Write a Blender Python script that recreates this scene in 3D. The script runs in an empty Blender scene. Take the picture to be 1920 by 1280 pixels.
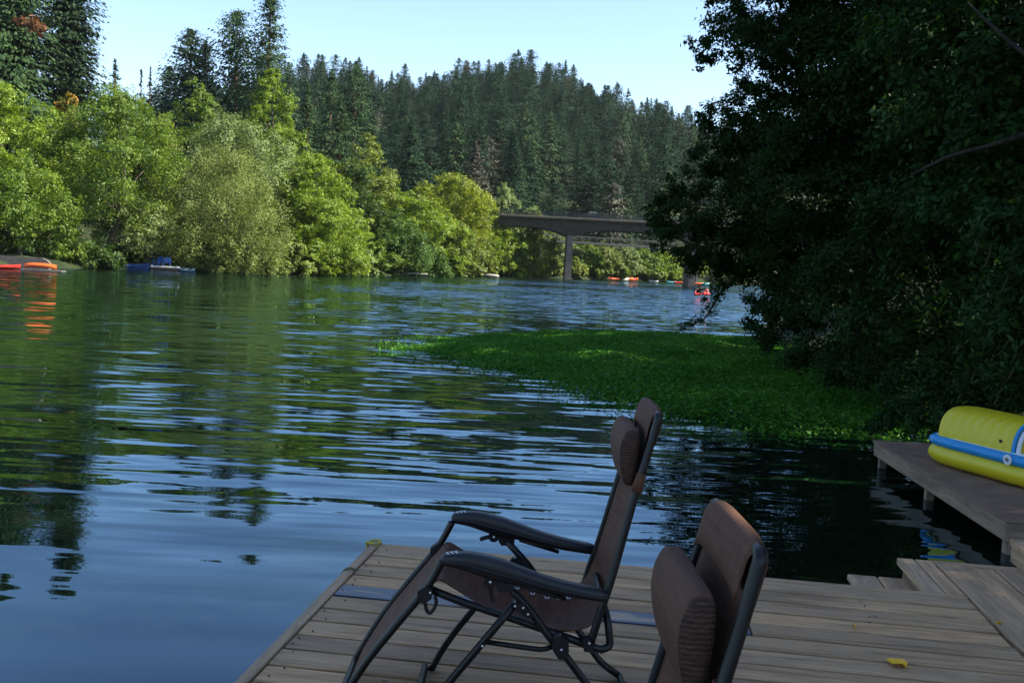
import bpy, math, random
import numpy as np
from math import radians, sin, cos, pi, atan, tan, atan2, sqrt

sc = bpy.context.scene
col = sc.collection
V = lambda *a: np.array(a, dtype=float)

# ------------------------------------------------------------------ camera
F = 1850.0
CAM = V(0, 0, 2.55)
PITCH = atan(148.4 / F)
ROLL = atan(0.050)
_f = V(0, cos(PITCH), -sin(PITCH)); _r0 = V(1, 0, 0); _u0 = V(0, sin(PITCH), cos(PITCH))
_r = cos(ROLL) * _r0 + sin(ROLL) * _u0
_u = -sin(ROLL) * _r0 + cos(ROLL) * _u0
def ray(px, py): return _f + (px - 960) / F * _r + (640 - py) / F * _u
def at(px, py, Y):
    d = ray(px, py); return CAM + d * (Y / d[1])
def gnd(px, py, z=0.0):
    d = ray(px, py); return CAM + d * ((z - CAM[2]) / d[2])

cd = bpy.data.cameras.new('camera'); cam = bpy.data.objects.new('camera', cd); col.objects.link(cam)
from mathutils import Matrix, Vector
M3 = Matrix(((_r[0], _u[0], -_f[0], CAM[0]), (_r[1], _u[1], -_f[1], CAM[1]), (_r[2], _u[2], -_f[2], CAM[2]), (0, 0, 0, 1)))
cam.matrix_world = M3
cd.sensor_width = 36; cd.lens = F / 1920 * 36; cd.clip_start = 0.05; cd.clip_end = 4000
sc.camera = cam

# ------------------------------------------------------------------ objects
def tag(o, label=None, cat=None, group=None, kind=None):
    if label: o['label'] = label
    if cat: o['category'] = cat
    if group: o['group'] = group
    if kind: o['kind'] = kind
    return o
def empty(name, loc, rz=0, label=None, cat=None, group=None):
    o = bpy.data.objects.new(name, None); col.objects.link(o)
    o.location = tuple(loc); o.rotation_euler = (0, 0, rz); o.empty_display_size = .1
    return tag(o, label, cat, group)
def copy_tree(o, parent=None):
    c = o.copy(); col.objects.link(c); c.parent = parent
    for ch in o.children: copy_tree(ch, c)
    return c
def quadmesh(name, v, f, mats, smooth=False, mi=None):
    """v (n,3), f (m,4) arrays -> mesh, quickly"""
    me = bpy.data.meshes.new(name)
    v = np.ascontiguousarray(v, dtype=np.float32); f = np.ascontiguousarray(f, dtype=np.int32)
    me.vertices.add(len(v)); me.vertices.foreach_set('co', v.ravel())
    k = f.shape[1]
    me.loops.add(f.size); me.loops.foreach_set('vertex_index', f.ravel())
    me.polygons.add(len(f))
    me.polygons.foreach_set('loop_start', np.arange(0, f.size, k, dtype=np.int32))
    me.polygons.foreach_set('loop_total', np.full(len(f), k, dtype=np.int32))
    if smooth: me.polygons.foreach_set('use_smooth', np.ones(len(f), dtype=bool))
    for m in (mats if isinstance(mats, (list, tuple)) else [mats]): me.materials.append(m)
    if mi is not None: me.polygons.foreach_set('material_index', np.ascontiguousarray(mi, dtype=np.int32))
    me.update(calc_edges=True); me.validate()
    return me
def obj(name, me, parent=None, loc=None, rz=None):
    o = bpy.data.objects.new(name, me); col.objects.link(o)
    if parent is not None: o.parent = parent
    if loc is not None: o.location = tuple(loc)
    if rz is not None: o.rotation_euler = (0, 0, rz)
    return o

class MB:
    """collects polygons"""
    def __init__(s): s.v = []; s.f = []; s.sm = []
    def add(s, v, f, smooth=False):
        n = len(s.v); s.v += [tuple(map(float, p)) for p in v]
        for q in f: s.f.append(tuple(n + i for i in q)); s.sm.append(smooth)
        return s
    def box(s, lo, hi, b=0.0):
        """box; b = bevel (chamfer)"""
        lo = V(*lo); hi = V(*hi)
        if b <= 0:
            v = [(x, y, z) for z in (lo[2], hi[2]) for y in (lo[1], hi[1]) for x in (lo[0], hi[0])]
            f = [(0, 2, 3, 1), (4, 5, 7, 6), (0, 1, 5, 4), (1, 3, 7, 5), (3, 2, 6, 7), (2, 0, 4, 6)]
            return s.add(v, f)
        x0, y0, z0 = lo; x1, y1, z1 = hi
        v = []
        def ring(z, i): return [(x0 + i, y0 + i, z), (x1 - i, y0 + i, z), (x1 - i, y1 - i, z), (x0 + i, y1 - i, z)]
        v = ring(z0, b) + ring(z0 + b, 0) + ring(z1 - b, 0) + ring(z1, b)
        f = [(3, 2, 1, 0), (12, 13, 14, 15)]
        for k in range(3):
            for i in range(4):
                j = (i + 1) % 4
                f.append((k * 4 + i, k * 4 + j, k * 4 + 4 + j, k * 4 + 4 + i))
        return s.add(v, f)
    def tube(s, pts, r, n=10, cap=True, closed=False):
        pts = [V(*p) for p in pts]; m = len(pts)
        rs = r if hasattr(r, '__len__') else [r] * m
        tang = []
        for i in range(m):
            if closed: t = pts[(i + 1) % m] - pts[i - 1]
            else: t = pts[min(i + 1, m - 1)] - pts[max(i - 1, 0)]
            tang.append(t / (np.linalg.norm(t) + 1e-9))
        up = V(0, 0, 1) if abs(tang[0][2]) < .9 else V(0, 1, 0)
        a = np.cross(tang[0], up); a /= np.linalg.norm(a)
        v = []
        for i in range(m):
            a = a - tang[i] * np.dot(a, tang[i]); a /= np.linalg.norm(a) + 1e-9
            b = np.cross(tang[i], a)
            for k in range(n):
                th = 2 * pi * k / n
                v.append(pts[i] + rs[i] * (cos(th) * a + sin(th) * b))
        f = []
        for i in range(m if closed else m - 1):
            i2 = (i + 1) % m
            for k in range(n):
                k2 = (k + 1) % n
                f.append((i * n + k, i * n + k2, i2 * n + k2, i2 * n + k))
        s.add(v, f, True)
        if cap and not closed:
            s.add([v[k] for k in range(n)], [tuple(range(n - 1, -1, -1))])
            s.add([v[(m - 1) * n + k] for k in range(n)], [tuple(range(n))])
        return s
    def grid(s, G, smooth=True, closed_u=False, closed_v=False):
        """G[i][j] of points"""
        n = len(G); m = len(G[0]); v = [p for row in G for p in row]; f = []
        for i in range(n if closed_u else n - 1):
            for j in range(m if closed_v else m - 1):
                i2 = (i + 1) % n; j2 = (j + 1) % m
                f.append((i * m + j, i * m + j2, i2 * m + j2, i2 * m + j))
        return s.add(v, f, smooth)
    def ball(s, c, r, nu=8, nv=6):
        r = V(r, r, r) if not hasattr(r, '__len__') else V(*r)
        G = [[V(*c) + r * V(sin(pi * i / nv) * cos(2 * pi * j / nu), sin(pi * i / nv) * sin(2 * pi * j / nu), cos(pi * i / nv)) for j in range(nu)] for i in range(nv + 1)]
        return s.grid(G, True, False, True)
    def disc(s, c, axis, r, h, n=14):
        c = V(*c); axis = V(*axis); axis /= np.linalg.norm(axis)
        return s.tube([c - axis * h / 2, c + axis * h / 2], r, n)
    def prism(s, poly, axis, a0, a1):
        """extrude a 2D polygon (list of (p,q)) along axis 0/1/2"""
        def pt(p, q, a):
            if axis == 0: return (a, p, q)
            if axis == 1: return (p, a, q)
            return (p, q, a)
        n = len(poly); v = [pt(p, q, a0) for p, q in poly] + [pt(p, q, a1) for p, q in poly]
        f = [tuple(range(n)), tuple(range(2 * n - 1, n - 1, -1))]
        f += [(i, n + i, n + (i + 1) % n, (i + 1) % n) for i in range(n)]
        return s.add(v, f)
    def xf(s, fn): s.v = [tuple(map(float, fn(V(*p)))) for p in s.v]; return s
    def build(s, name, mat, parent=None, loc=None, rz=None):
        me = bpy.data.meshes.new(name); me.from_pydata(s.v, [], s.f)
        me.polygons.foreach_set('use_smooth', s.sm); me.materials.append(mat)
        import bmesh
        bm = bmesh.new(); bm.from_mesh(me); bmesh.ops.remove_doubles(bm, verts=bm.verts, dist=1e-6)
        bmesh.ops.recalc_face_normals(bm, faces=bm.faces); bm.to_mesh(me); bm.free()
        me.update()
        return obj(name, me, parent, loc, rz)
def spline(pts, n=6, closed=False):
    """Catmull-Rom through the points"""
    P = [V(*p) for p in pts]; m = len(P); out = []
    for i in range(m if closed else m - 1):
        if closed: p0, p1, p2, p3 = P[i - 1], P[i], P[(i + 1) % m], P[(i + 2) % m]
        else: p0, p1, p2, p3 = P[max(i - 1, 0)], P[i], P[i + 1], P[min(i + 2, m - 1)]
        for k in range(n):
            t = k / n
            out.append(.5 * (2 * p1 + (p2 - p0) * t + (2 * p0 - 5 * p1 + 4 * p2 - p3) * t * t + (3 * p1 - p0 - 3 * p2 + p3) * t ** 3))
    if not closed: out.append(P[-1])
    return out
def fillet(pts, r, n=5):
    """polyline with rounded corners"""
    P = [V(*p) for p in pts]; out = [P[0]]
    for i in range(1, len(P) - 1):
        a = P[i - 1] - P[i]; b = P[i + 1] - P[i]; la = np.linalg.norm(a); lb = np.linalg.norm(b)
        d = min(r, la * .45, lb * .45); s0 = P[i] + a / la * d; s1 = P[i] + b / lb * d
        for k in range(n + 1):
            t = k / n; out.append((1 - t) ** 2 * s0 + 2 * t * (1 - t) * P[i] + t * t * s1)
    out.append(P[-1]); return out

# ------------------------------------------------------------------ materials
class NT:
    def __init__(s, name):
        s.m = bpy.data.materials.new(name); s.m.use_nodes = True; s.t = s.m.node_tree; s.t.nodes.clear()
        s.out = s.n('ShaderNodeOutputMaterial')
    def n(s, typ, **kw):
        o = s.t.nodes.new(typ)
        for k, v in kw.items():
            if hasattr(o, k): setattr(o, k, v)
        return o
    def set(s, node, **kw):
        for k, v in kw.items():
            k = k.replace('_', ' ')
            node.inputs[k].default_value = v
    def link(s, a, b): s.t.links.new(a, b)
    def val(s, x, sock):
        if isinstance(x, (int, float, tuple, list)): sock.default_value = x
        else: s.link(x, sock)
    def math(s, op, a, b=0.0, clamp=False):
        o = s.n('ShaderNodeMath', operation=op, use_clamp=clamp); s.val(a, o.inputs[0]); s.val(b, o.inputs[1]); return o.outputs[0]
    def vmath(s, op, a, b=None):
        o = s.n('ShaderNodeVectorMath', operation=op); s.val(a, o.inputs[0])
        if b is not None: s.val(b, o.inputs[1])
        return o.outputs[0]
    def coord(s, which='Object', scale=(1, 1, 1), loc=(0, 0, 0)):
        tc = s.n('ShaderNodeTexCoord'); mp = s.n('ShaderNodeMapping'); s.link(tc.outputs[which], mp.inputs[0])
        mp.inputs['Scale'].default_value = scale; mp.inputs['Location'].default_value = loc; return mp.outputs[0]
    def geo(s, out): return s.n('ShaderNodeNewGeometry').outputs[out]
    def noise(s, vec, scale=5, detail=4, rough=.55, dist=0.0, out='Fac'):
        o = s.n('ShaderNodeTexNoise'); s.link(vec, o.inputs['Vector'])
        o.inputs['Scale'].default_value = scale; o.inputs['Detail'].default_value = detail
        o.inputs['Roughness'].default_value = rough; o.inputs['Distortion'].default_value = dist
        return o.outputs[out]
    def ramp(s, fac, stops):
        o = s.n('ShaderNodeValToRGB'); s.link(fac, o.inputs[0]); e = o.color_ramp.elements
        while len(e) < len(stops): e.new(.5)
        for k, (p, c) in zip(e, stops):
            k.position = p; k.color = tuple(c) + (1,) if len(c) == 3 else c
        return o.outputs[0]
    def mix(s, fac, a, b, blend='MIX'):
        o = s.n('ShaderNodeMix', data_type='RGBA', blend_type=blend)
        s.val(fac, o.inputs[0])
        for x, k in ((a, 6), (b, 7)):
            if isinstance(x, (tuple, list)): o.inputs[k].default_value = tuple(x)[:3] + (1,)
            else: s.link(x, o.inputs[k])
        return o.outputs[2]
    def maprange(s, x, a, b, c=0.0, d=1.0):
        o = s.n('ShaderNodeMapRange'); s.val(x, o.inputs[0])
        for i, q in enumerate((a, b, c, d)): o.inputs[i + 1].default_value = q
        return o.outputs[0]
    def bump(s, h, strength=.3, dist=.01):
        o = s.n('ShaderNodeBump'); s.link(h, o.inputs['Height']); o.inputs['Strength'].default_value = strength; o.inputs['Distance'].default_value = dist
        return o.outputs[0]
    def pbr(s, color, rough=.5, metal=0.0, spec=.5, normal=None, coat=0.0):
        p = s.n('ShaderNodeBsdfPrincipled')
        if isinstance(color, (tuple, list)): p.inputs['Base Color'].default_value = tuple(color)[:3] + (1,)
        else: s.link(color, p.inputs['Base Color'])
        s.val(rough, p.inputs['Roughness']); p.inputs['Metallic'].default_value = metal
        p.inputs['Specular IOR Level'].default_value = spec; p.inputs['Coat Weight'].default_value = coat
        if normal is not None: s.link(normal, p.inputs['Normal'])
        s.link(p.outputs[0], s.out.inputs[0]); return p

def mat_plain(name, c, rough=.5, metal=0.0, var=.25, scale=6, spec=.5, bump=0.0, coat=0.0):
    t = NT(name); co = t.coord(); n = t.noise(co, scale, 5)
    dark = tuple(x * (1 - var) for x in c); lite = tuple(min(1, x * (1 + var)) for x in c)
    c_ = t.ramp(n, [(.3, dark), (.7, lite)])
    nb = t.bump(t.noise(co, scale * 8, 3), bump, .01) if bump else None
    t.pbr(c_, t.maprange(n, .3, .7, rough * .85, min(1, rough * 1.15)), metal, spec, nb, coat)
    return t.m

def mat_leaf(name, stops, trans=.3, rough=.55, spec=.3, huevar=.0):
    """leaves: the tint differs from leaf to leaf and a little from branch to branch"""
    t = NT(name)
    r = t.geo('Random Per Island')
    n = t.noise(t.coord('Object'), .45, 3)
    fac = t.math('ADD', t.math('MULTIPLY', r, .62), t.math('MULTIPLY', t.maprange(n, .3, .7), .38))
    c = t.ramp(fac, stops)
    p = t.pbr(c, rough, 0, spec)
    tr = t.n('ShaderNodeBsdfTranslucent')
    tc = t.mix(.5, c, (1.0, 1.0, .35), 'MULTIPLY'); t.link(t.mix(1.0, tc, (1.6, 1.6, 1.6), 'MULTIPLY'), tr.inputs[0])
    mx = t.n('ShaderNodeMixShader'); mx.inputs[0].default_value = trans
    t.link(p.outputs[0], mx.inputs[1]); t.link(tr.outputs[0], mx.inputs[2]); t.link(mx.outputs[0], t.out.inputs[0])
    return t.m

def mat_bark(name, c=(.09, .07, .055)):
    t = NT(name); co = t.coord('Object', (1, 1, .18)); n = t.noise(co, 9, 6, .65)
    t.pbr(t.ramp(n, [(.3, tuple(x * .45 for x in c)), (.7, tuple(x * 1.4 for x in c))]), .9, 0, .2, t.bump(n, .6, .03)); return t.m

def mat_wood(name, base=(.20, .165, .125), along=0, gray=.5, wear=1.0, rough=.75):
    """weathered boards: grain along one axis, tint per board, knots, stains, cracks"""
    t = NT(name)
    s = [9, 9, 9]; s[along] = .55
    co = t.coord('Object', tuple(s)); raw = t.coord('Object')
    rnd = t.geo('Random Per Island')
    off = t.n('ShaderNodeCombineXYZ'); t.link(t.math('MULTIPLY', rnd, 37.0), off.inputs[along]); t.link(t.math('MULTIPLY', rnd, 11.0), off.inputs[2])
    v = t.vmath('ADD', co, off.outputs[0])
    g1 = t.noise(v, 2.2, 8, .7, .6); g2 = t.noise(v, 9.0, 4, .6, .2)
    b = base
    c = t.ramp(g1, [(.27, tuple(x * .36 for x in b)), (.48, tuple(x * .92 for x in b)), (.74, tuple(x * 1.38 for x in b))])
    tint = t.ramp(rnd, [(0, (.66, .66, .68)), (.35, (1.0, .97, .93)), (.7, (.82, .85, .9)), (1, (1.2, 1.1, 1.0))])
    c = t.mix(1.0, c, tint, 'MULTIPLY')
    c = t.mix(t.math('MULTIPLY', t.maprange(g2, .54, .68), .6), c, tuple(x * .28 for x in b))
    sk = [2.2, 2.2, 2.2]; sk[along] = .9
    st = t.noise(t.vmath('ADD', t.coord('Object', tuple(sk)), off.outputs[0]), 1.0, 4, .6)
    c = t.mix(t.math('MULTIPLY', t.maprange(st, .54, .68), .62 * wear), c, tuple(x * .34 for x in b))
    kn = t.n('ShaderNodeTexVoronoi'); t.link(t.vmath('ADD', t.coord('Object', (2.4, 2.4, 2.4)), off.outputs[0]), kn.inputs['Vector']); kn.inputs['Scale'].default_value = 1.5
    k = t.maprange(kn.outputs['Distance'], .03, .075, 1, 0)
    c = t.mix(t.math('MULTIPLY', k, .75), c, (.025, .022, .022))
    t.pbr(c, t.maprange(g1, .3, .7, rough - .1, rough + .1), 0, .35, t.bump(t.math('ADD', g1, t.math('MULTIPLY', g2, .5)), .35, .006))
    return t.m
# ------------------------------------------------------------------ world, light
ELEV, SUN_AZ = radians(43), (0.97, -0.06)        # sun stands over the right bank
w = bpy.data.worlds.new('World'); sc.world = w; w.use_nodes = True
nt = w.node_tree; nt.nodes.clear()
sky = nt.nodes.new('ShaderNodeTexSky'); sky.sky_type = 'NISHITA'; sky.sun_disc = False
sky.sun_elevation = ELEV; sky.sun_rotation = atan2(SUN_AZ[0], SUN_AZ[1]); sky.altitude = 20
sky.air_density = 0.9; sky.dust_density = 0.15; sky.ozone_density = 1.2
bg = nt.nodes.new('ShaderNodeBackground'); bg.inputs[1].default_value = 0.1
wo = nt.nodes.new('ShaderNodeOutputWorld')
nt.links.new(sky.outputs[0], bg.inputs[0]); nt.links.new(bg.outputs[0], wo.inputs[0])
ld = bpy.data.lights.new('sun', 'SUN'); ld.energy = 5.0; ld.angle = radians(.5); ld.color = (1, .94, .80)
so = bpy.data.objects.new('sun', ld); col.objects.link(so)
n_ = math.hypot(*SUN_AZ); sd = Vector((SUN_AZ[0] / n_ * cos(ELEV), SUN_AZ[1] / n_ * cos(ELEV), sin(ELEV)))
so.rotation_euler = sd.to_track_quat('Z', 'Y').to_euler(); so.location = (60, 10, 60)
sc.view_settings.view_transform = 'Standard'; sc.view_settings.look = 'None'
sc.view_settings.exposure = 1.58; sc.view_settings.gamma = 1.0
sc.render.engine = 'CYCLES'
sc.cycles.use_denoising = True
sc.cycles.max_bounces = 6; sc.cycles.diffuse_bounces = 3; sc.cycles.glossy_bounces = 3; sc.cycles.transmission_bounces = 3
sc.cycles.volume_bounces = 0; sc.cycles.caustics_reflective = False; sc.cycles.caustics_refractive = False
sc.cycles.sample_clamp_indirect = 4.0
sc.render.film_transparent = False

# ------------------------------------------------------------------ land and water
LB = np.array([(-66, -90), (-52, 0), (-45, 45), (-41.5, 77), (-40, 92), (-37, 101), (-32, 105), (-24, 111), (-17.2, 127), (-13.5, 141), (-3.8, 170), (10, 181), (35, 218), (62, 238), (140, 262), (320, 290)], float)
RB = np.array([(14, -90), (10, -10), (8.2, 4), (7.9, 12), (8.1, 18), (8.8, 26), (10, 38), (14, 55), (22, 83), (32, 120), (46, 160), (62, 190), (90, 212), (160, 232), (320, 250)], float)
POLY = np.vstack([LB, RB[::-1]])
def seg_dist(P, L):
    d = np.full(len(P), 1e9)
    for a, b in zip(L[:-1], L[1:]):
        ab = b - a; t = np.clip(((P - a) @ ab) / (ab @ ab), 0, 1)
        d = np.minimum(d, np.linalg.norm(P - (a + t[:, None] * ab), axis=1))
    return d
def inside(P):
    c = np.zeros(len(P), bool); n = len(POLY); j = n - 1
    for i in range(n):
        xi, yi = POLY[i]; xj, yj = POLY[j]
        k = ((yi > P[:, 1]) != (yj > P[:, 1])) & (P[:, 0] < (xj - xi) * (P[:, 1] - yi) / (yj - yi + 1e-12) + xi)
        c ^= k; j = i
    return c
RX = np.array([-600, -260, -180, -140, -104, -80, -65, -50, -25, 0, 22, 37, 55, 67, 82, 110, 150, 250, 600], float)
RZ = np.array([18, 22, 30, 46, 68, 69, 65, 63, 71, 74, 67, 61, 55, 53, 46, 40, 34, 32, 32], float)
def sstep(x, a, b):
    t = np.clip((x - a) / (b - a), 0, 1); return t * t * (3 - 2 * t)
def ground(P):
    P = np.atleast_2d(np.asarray(P, float))[:, :2]
    dl = seg_dist(P, LB); dr = seg_dist(P, RB); ins = inside(P)
    d = np.minimum(dl, dr); left = dl < dr
    bank = np.where(left, 1.1 * sstep(d, -1, 3) + 6.5 * sstep(d, 6, 55), 1.3 * sstep(d, -.5, 2.5) + 6.0 * sstep(d, 2, 22))
    ridge = np.interp(P[:, 0], RX, RZ)
    hill = ridge * np.clip((P[:, 1] - 225) / 235, 0, 1) ** .9 * (1 - .25 * sstep(P[:, 1], 470, 800))
    hill *= sstep(d, 2, 40)
    z = bank + hill + .25 * np.sin(P[:, 0] * .31 + P[:, 1] * .17) * sstep(d, 2, 10)
    return np.where(ins, -2.2 * sstep(d, 0, 5) - .15, z)
def gz(x, y): return float(ground([(x, y)])[0])
def axis(lo, hi, fine_lo, fine_hi, fine, growth):
    a = list(np.arange(fine_lo, fine_hi + 1e-6, fine)); s = fine
    while a[-1] < hi: s *= growth; a.append(a[-1] + s)
    s = fine; b = []
    x = fine_lo
    while x > lo: s *= growth; x -= s; b.append(x)
    return np.array(b[::-1] + a)
gx = axis(-1300, 1300, -70, 70, 1.6, 1.16); gy = axis(-400, 1600, -20, 250, 2.0, 1.12)
X, Y = np.meshgrid(gx, gy); P = np.stack([X.ravel(), Y.ravel()], 1); Z = ground(P)
nx, ny = len(gx), len(gy)
ii = (np.arange(ny - 1)[:, None] * nx + np.arange(nx - 1)[None]).ravel()
t = NT('earth'); co = t.coord(); n1 = t.noise(co, .35, 8, .65); n2 = t.noise(co, 6, 6, .6)
c = t.ramp(n1, [(.35, (.014, .024, .008)), (.55, (.028, .040, .013)), (.75, (.060, .055, .030))])
c = t.mix(.5, c, t.ramp(n2, [(.3, (.5, .5, .5)), (.7, (1.3, 1.3, 1.3))]), 'MULTIPLY'); t.pbr(c, .95, 0, .2, t.bump(n2, .6, .08))
M_earth = t.m
terr = obj('terrain', quadmesh('terrain', np.column_stack([P, Z]), np.stack([ii, ii + 1, ii + nx + 1, ii + nx], 1), M_earth, True))
tag(terr, kind='structure')

# water: a murky green river, ripples are crests that run across the view
t = NT('river_water')
def slopes(scale, amp_x, amp_y, detail, loc, rough=.5, dist=.0):
    o = t.n('ShaderNodeTexNoise'); o.inputs['Scale'].default_value = 1; o.inputs['Detail'].default_value = detail; o.inputs['Roughness'].default_value = rough
    o.inputs['Distortion'].default_value = dist
    t.link(t.coord('Object', scale, loc), o.inputs['Vector'])
    v = t.vmath('SUBTRACT', o.outputs['Color'], (.5, .5, .5))
    return t.vmath('MULTIPLY', v, (amp_x, amp_y, 0))
def scaled(v, f):
    o = t.n('ShaderNodeVectorMath', operation='SCALE'); t.link(v, o.inputs[0]); t.val(f, o.inputs['Scale']); return o.outputs[0]
tc = t.n('ShaderNodeTexCoord'); sx = t.n('ShaderNodeSeparateXYZ'); t.link(tc.outputs['Object'], sx.inputs[0])
yy = sx.outputs[1]
patch = t.noise(t.coord('Object', (.03, .05, 1)), 1, 2, .5)
swell = slopes((.30, 1.25, 1), .03, .15, 1.0, (3, 1, 0), .35)
rip = slopes((.72, 5.2, 1), .05, .33, 2.0, (11, 5, 0), .45)
wind = slopes((1.0, 2.6, 1), .2, .62, 3.0, (7, 2, 0), .55)
A = t.maprange(yy, 3.5, 9, .5, 1.0)
B = t.math('MULTIPLY', t.maprange(yy, 6, 12, .06, 1.0), t.maprange(yy, 20, 60, 1.0, .5))
Cw = t.math('MULTIPLY', t.maprange(yy, 18, 75, .0, 2.2), t.maprange(patch, .36, .6, .35, 1.0))
Cw = t.math('MULTIPLY', Cw, t.maprange(t.math('ADD', sx.outputs[0], t.math('MULTIPLY', patch, 10.0)), -15, 3, .34, 1.0))   # the left bank shelters its water from the breeze
nrm = t.vmath('ADD', t.vmath('ADD', scaled(swell, A), scaled(rip, B)), t.vmath('ADD', scaled(wind, Cw), (0, 0, 1)))
lean = t.n('ShaderNodeCombineXYZ'); t.link(t.math('MULTIPLY', Cw, -.045), lean.inputs[1])   # at grazing view one sees the near sides of the ripples
nrm = t.vmath('NORMALIZE', t.vmath('ADD', nrm, lean.outputs[0]))
fr = t.n('ShaderNodeFresnel'); fr.inputs[0].default_value = 1.88; t.link(nrm, fr.inputs[1])
gl = t.n('ShaderNodeBsdfGlossy'); gl.inputs['Color'].default_value = (.61, .82, 1, 1); gl.inputs['Roughness'].default_value = .015; t.link(nrm, gl.inputs['Normal'])
df = t.n('ShaderNodeBsdfDiffuse'); df.inputs[0].default_value = (.004, .008, .004, 1)
mx = t.n('ShaderNodeMixShader'); t.link(fr.outputs[0], mx.inputs[0]); t.link(df.outputs[0], mx.inputs[1]); t.link(gl.outputs[0], mx.inputs[2]); t.link(mx.outputs[0], t.out.inputs[0])
M_water = t.m
wv = [(x, y, 0) for y in (-95, 300) for x in (-120, 330)]
wat = obj('river', quadmesh('river', np.array(wv), np.array([(0, 1, 3, 2)]), M_water)); tag(wat, kind='structure')

# ------------------------------------------------------------------ foliage
def leaf_quads(c, L, W, nrm, rng, fold=.25):
    """diamond leaves at c with length L, width W and mean normal nrm"""
    n = len(c); r = rng.normal(size=(n, 3)); a = np.cross(nrm, r); a /= np.linalg.norm(a, axis=1)[:, None] + 1e-9
    b = np.cross(nrm, a); L = np.broadcast_to(L, (n,))[:, None]; W = np.broadcast_to(W, (n,))[:, None]
    v = np.empty((n, 4, 3)); v[:, 0] = c - a * L * .5; v[:, 2] = c + a * L * .5
    v[:, 1] = c + b * W * .5 + nrm * W * fold - a * L * .08; v[:, 3] = c - b * W * .5 + nrm * W * fold - a * L * .08
    return v.reshape(-1, 3)
def unit(v): return v / (np.linalg.norm(v, axis=-1, keepdims=True) + 1e-9)
def crown_pts(lobes, n, rng, shell=.78, droop=0.0, sub=10, tight=.26):
    """leaf positions and normals: clumps on the lobes, twigs on the clumps"""
    lobes = np.asarray(lobes, float); r = lobes[:, 3]
    pr = r ** 2; k = rng.choice(len(lobes), n, p=pr / pr.sum())
    d = unit(rng.normal(size=(len(lobes), sub, 3))); d[..., 2] = d[..., 2] * .9 + .15
    sc_ = lobes[:, None, :3] + d * (r[:, None, None] * rng.uniform(shell - .35, 1.0, (len(lobes), sub, 1)))
    j = rng.integers(0, sub, n); cc = sc_[k, j]
    g = rng.normal(size=(n, 3)) * V(1, 1, .75); 
    pos = cc + g * (r[k] * tight * .6)[:, None]
    out = unit(pos - lobes[k, :3])
    if droop:
        h = np.abs(rng.normal(size=n)) * droop * r[k]; pos[:, 2] -= h
    nrm = unit(out * .8 + V(0, 0, .4) + rng.normal(size=(n, 3)) * .42)
    return pos, nrm
def crown_mesh(name, lobes, n, L, rng, mat, aspect=.55, **kw):
    pos, nrm = crown_pts(lobes, n, rng, **kw)
    s = L * rng.uniform(.6, 1.35, n)
    v = leaf_quads(pos, s, s * aspect, nrm, rng)
    return quadmesh(name, v, np.arange(4 * n).reshape(-1, 4), mat)
def trunk_mb(base, top, r0, limbs, rng, n=8, bend=.05):
    """tapered trunk and limbs that reach towards the given points"""
    mb = MB(); base = V(*base); top = V(*top); h = np.linalg.norm(top - base)
    pts = []; m = 8; off = rng.normal(size=2) * h * bend
    for i in range(m + 1):
        q = i / m; p = base + (top - base) * q; p[:2] += off * sin(pi * q); pts.append(p)
    rs = [r0 * (1.35 if i == 0 else 1) * (1 - .82 * i / m) for i in range(m + 1)]
    mb.tube(pts, rs, n)
    for L in limbs:
        L = V(*L); q = min(.9, max(.12, .25 + .6 * (L[2] - base[2]) / max(h, .1) * .8 - .15)); i = q * m; i0 = int(i); s = pts[i0] + (pts[min(i0 + 1, m)] - pts[i0]) * (i - i0)
        rr = r0 * (1 - .82 * q) * .55; mid = s * .45 + L * .55 + V(0, 0, .06 * h) * rng.uniform(-.5, 1)
        pp = spline([s, s * .75 + mid * .25 + V(0, 0, .01 * h), mid, L], 4); k = len(pp)
        mb.tube(pp, [rr * (1 - .85 * a / (k - 1)) for a in range(k)], 6)
    return mb
def auto_lobes(zb, zt, R, rng, L=34, lean=(0, 0), low=.5, prof=None):
    """lobes in a rounded, irregular crown; low = fullness near the ground"""
    out = []; H = zt - zb
    for i in range(L):
        q = rng.uniform(0, 1) ** .9
        w = prof(q) if prof else (low + (1 - low) * sin(pi * min(1, q / .45) / 2)) * (1 if q < .45 else max(.12, cos((q - .45) / .58 * pi / 2)) ** .75)
        a = rng.uniform(0, 2 * pi); r = R * rng.uniform(.20, .40) * (.55 + .45 * w)
        rad = max(0, R * w - r * .55) * rng.uniform(.5, 1.08) ** .6
        z = zb + r * .5 + (H - r * 1.35) * q
        out.append((rad * cos(a) + lean[0] * q, rad * sin(a) + lean[1] * q, z, r))
    # keep the heart of the crown filled
    for q in np.linspace(.1, .8, 5): out.append((lean[0] * q, lean[1] * q, zb + H * q, R * .42))
    return out
GREEN = {}
def leafmat(key, stops, **kw):
    if key not in GREEN: GREEN[key] = mat_leaf('leaves_' + key, stops, **kw)
    return GREEN[key]
def S(a, b, c): return [(0.05, a), (.5, b), (.95, c)]
leafmat('bright', S((.060, .102, .008), (.135, .208, .014), (.235, .300, .026)))
leafmat('mid', S((.036, .070, .008), (.088, .150, .013), (.165, .222, .022)))
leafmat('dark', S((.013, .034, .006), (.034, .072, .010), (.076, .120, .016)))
leafmat('olive', S((.062, .090, .011), (.132, .170, .020), (.212, .236, .036)))
leafmat('yellow', S((.070, .100, .007), (.152, .192, .010), (.250, .270, .018)))
leafmat('pale', S((.068, .108, .030), (.142, .195, .055), (.225, .275, .100)), trans=.25)
leafmat('willow', S((.066, .096, .018), (.130, .168, .032), (.205, .235, .056)), trans=.25)
leafmat('vine', S((.018, .046, .008), (.050, .100, .014), (.110, .170, .034)), rough=.55, spec=.2)
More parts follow.
